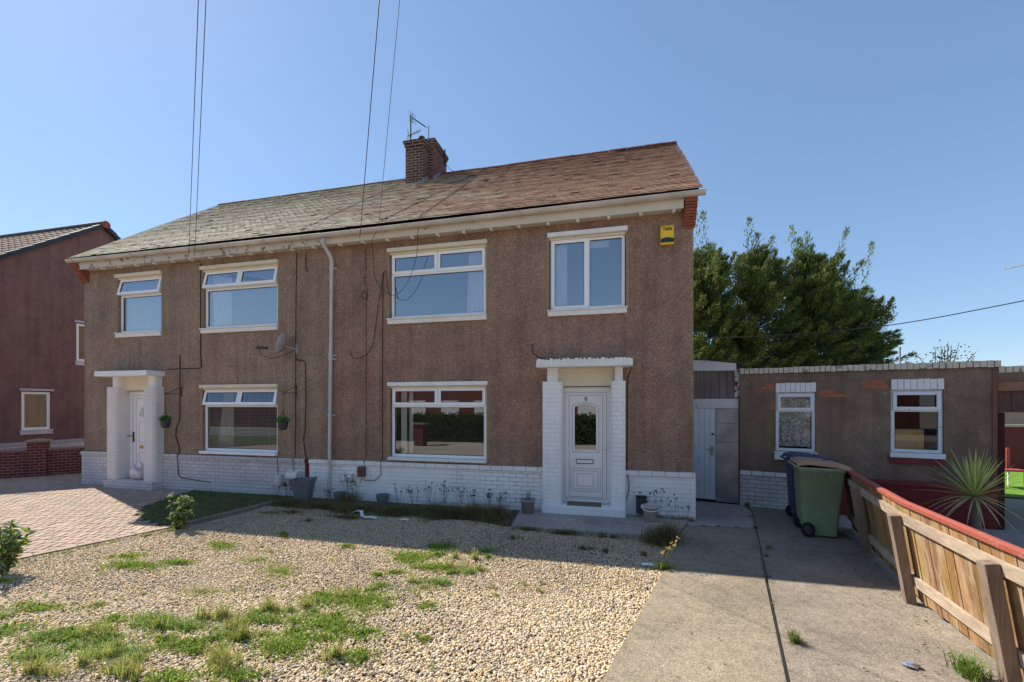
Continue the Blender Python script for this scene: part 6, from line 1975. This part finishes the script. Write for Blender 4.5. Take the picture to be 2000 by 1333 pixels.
# ------------------------------------------------------------------ cordyline
PX, PY = 10.32, -0.35
CP = thing('cordyline_palm', 'spiky cordyline palm with thin trunk behind the fence', 'palm', (PX, PY, 0))
mb = MB(); tr = spline([(PX + 0.03, PY, 0.0), (PX + 0.02, PY, 0.3), (PX, PY, 0.66)], 8)
mb.tube(tr, 0.05, 12, radii=[0.085 - 0.035 * min(1, i / 6) + 0.004 * math.sin(i * 2.3) for i in range(len(tr))]); mb.build('trunk', palm_bark, CP)
V, F, C = [], [], []
nl = 120
for k in range(nl):
    el = R(88) - R(118) * (k / nl) ** 1.15
    a = k * 2.39996
    ln = rng.uniform(0.50, 0.72) * (1.0 if el > 0 else 0.85)
    d = np.array([math.cos(a) * math.cos(el), math.sin(a) * math.cos(el), math.sin(el)])
    s_ = np.array([-math.sin(a), math.cos(a), 0])
    base = np.array([PX, PY, 0.66]) + d * 0.03
    dead = el < R(-8)
    col = np.array((0.55, 0.43, 0.24)) if dead else (np.array((0.46, 0.55, 0.16)) if rng.uniform() < 0.7 else np.array((0.62, 0.55, 0.20)))
    col = col * rng.uniform(0.8, 1.2)
    sg = 6
    for q in range(sg + 1):
        u = q / sg
        p = base + d * ln * u + np.array([0, 0, -1]) * (0.34 if el < R(0) else 0.12 if el < R(35) else 0.05) * ln * u ** 2.2
        ww = 0.030 * (1 - u) ** 0.7 * (0.45 + min(1, u * 4) * 0.55)
        V += [p - s_ * ww / 2, p + s_ * ww / 2]; C += [col * (1.0 + 0.15 * u)] * 2
    b = len(V) - 2 * (sg + 1)
    F += [[b + 2 * q, b + 2 * q + 1, b + 2 * q + 3, b + 2 * q + 2] for q in range(sg)]
fast('crown', np.array(V), np.array(F), leaf_m, CP, np.array(C))
lump('sandbag', (10.75, -0.75, 0.09), (0.17, 0.12, 0.06), m_plain('pale_stone', (0.45, 0.47, 0.5), 0.8), 'pale grey stone lying beside the palm trunk', 'stone', 8, 3, 0.3).name = 'stone'
lump('stone', (10.45, -0.50, 0.07), (0.14, 0.10, 0.05), m_plain('pale_stone_b', (0.42, 0.42, 0.44), 0.8), 'pale stone at the foot of the palm trunk', 'stone', 9, 3, 0.3)

# ------------------------------------------------------------------ conifers
def conifer(x, y, h, r, label, seed, nb=330, sweep=0.35, z0=0.6):
    global rng
    rng = np.random.default_rng(seed)
    t = thing('conifer_tree', label, 'tree', (x, y, 0), group='conifers behind the outbuilding')
    mb = MB(); P_ = [(x, y, 0), (x + 0.05, y, h * 0.4), (x + 0.15, y, h * 0.93)]
    tr = spline(P_, 8); mb.tube(tr, 0.2, 10, radii=[0.24 * (1 - 0.92 * i / (len(tr) - 1)) for i in range(len(tr))])
    lim = MB()
    A_ = Acc()
    for k in range(nb):
        u = rng.uniform(0.0, 1.0) ** 0.9
        zb = z0 + (h * 0.94 - z0) * u
        prof = (1 - u) ** 0.5 * 0.98 + 0.08
        R_ = r * prof * rng.uniform(0.55, 1.08)
        a = rng.uniform(0, 6.283)
        el = R(18 + 40 * u + rng.normal() * 12)
        d = np.array([math.cos(a), math.sin(a), 0.0])
        b0 = np.array([x + 0.12 * u, y, zb - R_ * 0.25])
        L_ = R_
        tip = b0 + d * L_ + np.array([sweep * L_ * 0.55, 0, math.tan(el) * L_ * 0.62])
        ctrl = b0 + d * L_ * 0.6 + np.array([0, 0, math.tan(el) * L_ * 0.15])
        m = int(110 + 170 * R_ / r)
        tt = 1 - rng.uniform(0, 1, m) ** 1.5 * 0.68
        Q = (1 - tt)[:, None] ** 2 * b0 + 2 * (tt * (1 - tt))[:, None] * ctrl + (tt ** 2)[:, None] * tip
        axis = tip - ctrl; axis = axis / np.linalg.norm(axis)
        sp_ = 0.24 * (1.06 - tt)[:, None] ** 0.8 + 0.015
        off = rng.normal(size=(m, 3)) * sp_ * np.array([1, 1, 0.6])
        Q = Q + off
        D = axis[None] * 1.3 + off / (np.linalg.norm(off, axis=1, keepdims=True) + 1e-6) * 0.6 + rng.normal(size=(m, 3)) * 0.22 + np.array([[0.25, 0, 0.1]])
        tone = rng.uniform(0.7, 1.3)
        c = jitter_col(m, (0.088, 0.135, 0.042), 0.22, 0.08) * tone
        kk = (tt > 0.75) & (rng.uniform(size=m) < 0.6); c[kk] = jitter_col(kk.sum(), (0.20, 0.24, 0.055), 0.2, 0.08)
        kk = rng.uniform(size=m) < 0.04; c[kk] = jitter_col(kk.sum(), (0.12, 0.075, 0.04), 0.2, 0.05)
        A_.add(*leaf_quads(Q, D, rand_dirs(m, 1.0), rng.uniform(0.10, 0.24, m), rng.uniform(0.028, 0.06, m), c, 0.15))
        if k % 6 == 0:
            lim.tube([tuple(b0), tuple(ctrl), tuple((ctrl + tip) / 2)], 0.02, 5, radii=[0.045, 0.03, 0.012])
    # leader plumes at the top
    for k in range(11):
        b0 = np.array([x + rng.normal() * r * 0.42, y + rng.normal() * 0.5, h * rng.uniform(0.74, 0.86)])
        hh = h * rng.uniform(0.09, 0.16)
        m = 420
        tt = rng.uniform(0, 1, m)
        Q = b0 + np.outer(tt, np.array([hh * 0.42, 0, hh])) + rng.normal(size=(m, 3)) * (0.17 * (1.03 - tt))[:, None]
        D = np.array([[0.4, 0, 0.9]]) + rng.normal(size=(m, 3)) * 0.4
        A_.add(*leaf_quads(Q, D, rand_dirs(m, 0.3), rng.uniform(0.09, 0.2, m), 0.045, jitter_col(m, (0.15, 0.19, 0.05), 0.25, 0.08), 0.1))
    tk = mb.build('trunk', bark_m, t); lim.build('limbs', bark_m, t); A_.build('crown', conifer_m, t)


conifer(9.7, 15.2, 9.6, 2.2, 'dark conifer closest to the house gable', 11, 380)
conifer(12.2, 16.0, 9.7, 2.5, 'tall dark conifer in the middle of the row of three', 12, 400)
conifer(14.7, 16.4, 9.5, 2.5, 'dark conifer with right swept branches at the open end of the row', 13, 400, 0.5)
conifer(16.7, 16.9, 7.4, 1.9, 'lowest dark conifer, its right swept branches reaching out over the outbuilding coping', 14, 300, 0.95)
rng = np.random.default_rng(99)
# small garden tree showing over the coping
t = thing('garden_tree', 'small sparse leafy tree top showing over the outbuilding coping', 'tree', (16.1, 9.5, 0))
mb = MB(); mb.tube([(16.1, 9.5, 0), (16.1, 9.5, 2.4)], 0.06, 8)
A_ = Acc()
for k in range(12):
    a = rng.uniform(0, 6.283)
    tip = Vector((16.1 + rng.uniform(-0.75, 0.75), 9.5 + rng.uniform(-0.5, 0.5), rng.uniform(3.2, 4.0)))
    mb.tube([(16.1, 9.5, 2.2), ((16.1 + tip.x) / 2, 9.5, 2.9), tip], 0.012, 5, radii=[0.03, 0.018, 0.006])
    m = 45
    tt = rng.uniform(0.3, 0.95, m)
    Q = np.array([16.1, 9.5, 2.2]) + np.outer(tt, np.array(tip) - np.array([16.1, 9.5, 2.2])) + rng.normal(size=(m, 3)) * 0.11
    A_.add(*leaf_quads(Q, rand_dirs(m), rand_dirs(m), rng.uniform(0.06, 0.12, m), 0.05, jitter_col(m, (0.06, 0.085, 0.03), 0.3, 0.1)))
mb.build('trunk', bark_m, t); A_.build('crown', leaf_m, t)
mb = MB(); mb.tube([(15.95, 11.5, 0), (15.95, 11.5, 4.0)], 0.03, 8); mb.tube([(15.95, 11.5, 4.0), (15.95, 11.5, 4.05)], 0.042, 8)
tag(mb.build('thin_pole', grey_metal), 'thin metal pole showing over the coping beside the conifers', 'pole')
ae3 = thing('tv_aerial', 'pale tip of a television aerial against the sky at the right edge', 'aerial', (18.6, 10.1, 6.4))
mb = MB(); mb.tube([(18.0, 9.98, 6.36), (19.4, 10.25, 6.64)], 0.022, 6)
for k in range(4): mb.tube([(18.1 + k * 0.3, 9.85 + 0.06 * k, 6.38 + k * 0.06), (18.1 + k * 0.3, 10.15 + 0.06 * k, 6.38 + k * 0.06)], 0.008, 5)
mb.build('yagi_array', m_plain('pale_aluminium', (0.6, 0.6, 0.62), 0.4, 0.5, metal=0.5), ae3)
mb = MB(); mb.tube([(19.4, 10.25, 0.0), (19.4, 10.25, 6.8)], 0.03, 6); mb.build('mast', grey_metal, ae3)

# garden seen through the carport doorway
sheet('garden_lawn', [(10.5, 4.0), (24, 1.0), (30, 14), (14, 18)], 0.02, m_plain('sunlit_turf', (0.13, 0.24, 0.035), 0.95, 0.1, 0.25, 6, 0.4, 60))
gf = thing('fence', 'maroon board fence at the far side of the garden seen through the carport', 'fence', (18, 8, 0))
mb = MB(); mb.box(12.5, 24, 8.0, 8.05, 0.0, 1.25); mb.build('board_panel', maroon_paint, gf)
mb = MB(); mb.box(12.5, 24, 7.97, 8.08, 1.252, 1.32); mb.build('capping', m_plain('pale_rail', (0.5, 0.4, 0.32), 0.8), gf)
hs = thing('shed', 'pale garden shed wall glimpsed beyond the maroon fence', 'shed', (17, 10, 0))
mb = MB(); mb.box(14, 24, 10, 12, 0, 2.1); mb.build('wall', m_plain('tan_boards', (0.50, 0.36, 0.25), 0.85), hs)
mb = MB(); mb.prism_y([(13.8, 2.1), (24.2, 2.1), (19, 3.0)], 9.8, 12.2); mb.build('roof', dark_maroon, hs)
gc = thing('garden_chair', 'red garden chair on the lawn seen through the carport', 'chair', (14.2, 4.6, 0.02))
mb = MB(); mb.box(13.95, 14.45, 4.4, 4.85, 0.40, 0.44); mb.build('seat', m_plain('red_plastic', (0.45, 0.06, 0.05), 0.5), gc)
mb = MB()
for k in range(5): mb.box(13.96 + k * 0.105, 14.02 + k * 0.105, 4.82, 4.85, 0.445, 0.9)
mb.build('backrest', m_plain('red_plastic_b', (0.45, 0.07, 0.06), 0.5), gc)
for xx in (13.97, 14.41):
    for yy in (4.42, 4.82):
        mb = MB(); mb.tube([(xx, yy, 0.02), (xx, yy, 0.40)], 0.018, 6); mb.build('leg', upvc, gc)

# ------------------------------------------------------------------ across the street (seen only as reflections and bounce)
sheet('road', [(-40, -14.0), (40, -14.0), (40, -20.0), (-40, -20.0)], 0.004, asphalt_m)
sheet('front_lawn', [(-40, -9.2), (-9.5, -9.2), (-9.5, -13.6), (-40, -13.6)], 0.006, lawn_ground)
rng = np.random.default_rng(5)
hg_ = thing('hedge', 'clipped green hedge reflected in the right ground floor window', 'hedge', (-1.0, -12.9, 0))
A_ = Acc(); n = 9000
Pn = np.stack([rng.uniform(-9, 7, n), rng.uniform(-13.4, -12.4, n), rng.uniform(0.1, 1.45, n)], 1)
A_.add(*leaf_quads(Pn, rand_dirs(n), rand_dirs(n), rng.uniform(0.1, 0.2, n), 0.09, jitter_col(n, (0.07, 0.13, 0.03), 0.3, 0.1)))
A_.build('foliage', leaf_m, hg_)
mb = MB(); mb.box(-9, 7, -13.3, -12.6, 0, 1.35); mb.build('stems', m_plain('hedge_core', (0.03, 0.045, 0.018), 0.95), hg_)
for hx in (-21.0, -8.0, 6.5):
    oh = thing('house', 'red brick house across the street', 'house', (hx, -30, 0), group='houses across the street')
    mb = MB(); mb.box(hx - 5, hx + 5, -34, -26, 0, 5.0); mb.build('wall', red_brick, oh)
    mb = MB(); vs_ = [(hx - 5.3, -25.7, 5.0), (hx + 5.3, -25.7, 5.0), (hx + 5.3, -34.3, 5.0), (hx - 5.3, -34.3, 5.0), (hx - 5.3, -30, 8.0), (hx + 5.3, -30, 8.0)]
    mb.add(vs_, [(0, 1, 5, 4), (2, 3, 4, 5), (0, 4, 3), (1, 2, 5), (3, 2, 1, 0)]); mb.build('roof', m_plain('street_roof', (0.12, 0.07, 0.055), 0.9), oh)
    for wx in (-3, 0, 3):
        mb = MB(); mb.box(hx + wx - 0.8, hx + wx + 0.8, -25.99, -25.95, 1.0, 2.2); mb.box(hx + wx - 0.8, hx + wx + 0.8, -25.99, -25.95, 3.3, 4.5); mb.build('window', upvc, oh)
of = thing('fence', 'dark timber fence reflected in the left ground floor window', 'fence', (-22, -21, 0))
mb = MB(); mb.box(-40, -9, -21.05, -21.0, 0, 1.7); mb.build('board_panel', brown_wood, of)
gp = thing('gate_pier', 'brick gate pier reflected in the right ground floor window', 'gate pier', (-3.2, -10.5, 0))
mb = MB(); mb.box(-3.45, -3.0, -10.75, -10.3, 0, 0.95); mb.build('pier', red_brick, gp)
mb = MB(); mb.box(-3.52, -2.93, -10.82, -10.23, 0.952, 1.04); mb.build('cap', kerb_m, gp, bevel=0.01)

# dead leaves, twigs and grit on the concrete and along the fence foot
rng = np.random.default_rng(21)
A_ = Acc()
n = 420
P = np.stack([rng.uniform(5.2, 8.2, n), rng.uniform(-6.5, 0.8, n), np.full(n, 0.041)], 1)
edge = rng.uniform(size=n) < 0.6
yy = rng.uniform(-5.5, 0.6, n)
P[edge, 1] = yy[edge]; P[edge, 0] = 8.30 + 0.24 * (yy[edge] + 2.7) - np.abs(rng.normal(size=edge.sum())) * 0.28
d = rand_dirs(n); d[:, 2] *= 0.15
up_ = np.zeros((n, 3)); up_[:, 2] = 1; up_ += rng.normal(size=(n, 3)) * 0.3
A_.add(*leaf_quads(P, d, up_, rng.uniform(0.008, 0.045, n), rng.uniform(0.004, 0.02, n), jitter_col(n, (0.16, 0.10, 0.055), 0.45, 0.12), 0.3))
n = 160
P = np.stack([rng.uniform(-0.5, 5.4, n), rng.uniform(-5.5, -1.2, n), np.full(n, 0.03)], 1)
d = rand_dirs(n); d[:, 2] *= 0.2
A_.add(*leaf_quads(P, d, rand_dirs(n, 1.5), rng.uniform(0.015, 0.05, n), rng.uniform(0.006, 0.02, n), jitter_col(n, (0.20, 0.12, 0.06), 0.4, 0.12), 0.3))
tag(A_.build('dead_leaves', grass_m), kind='stuff')
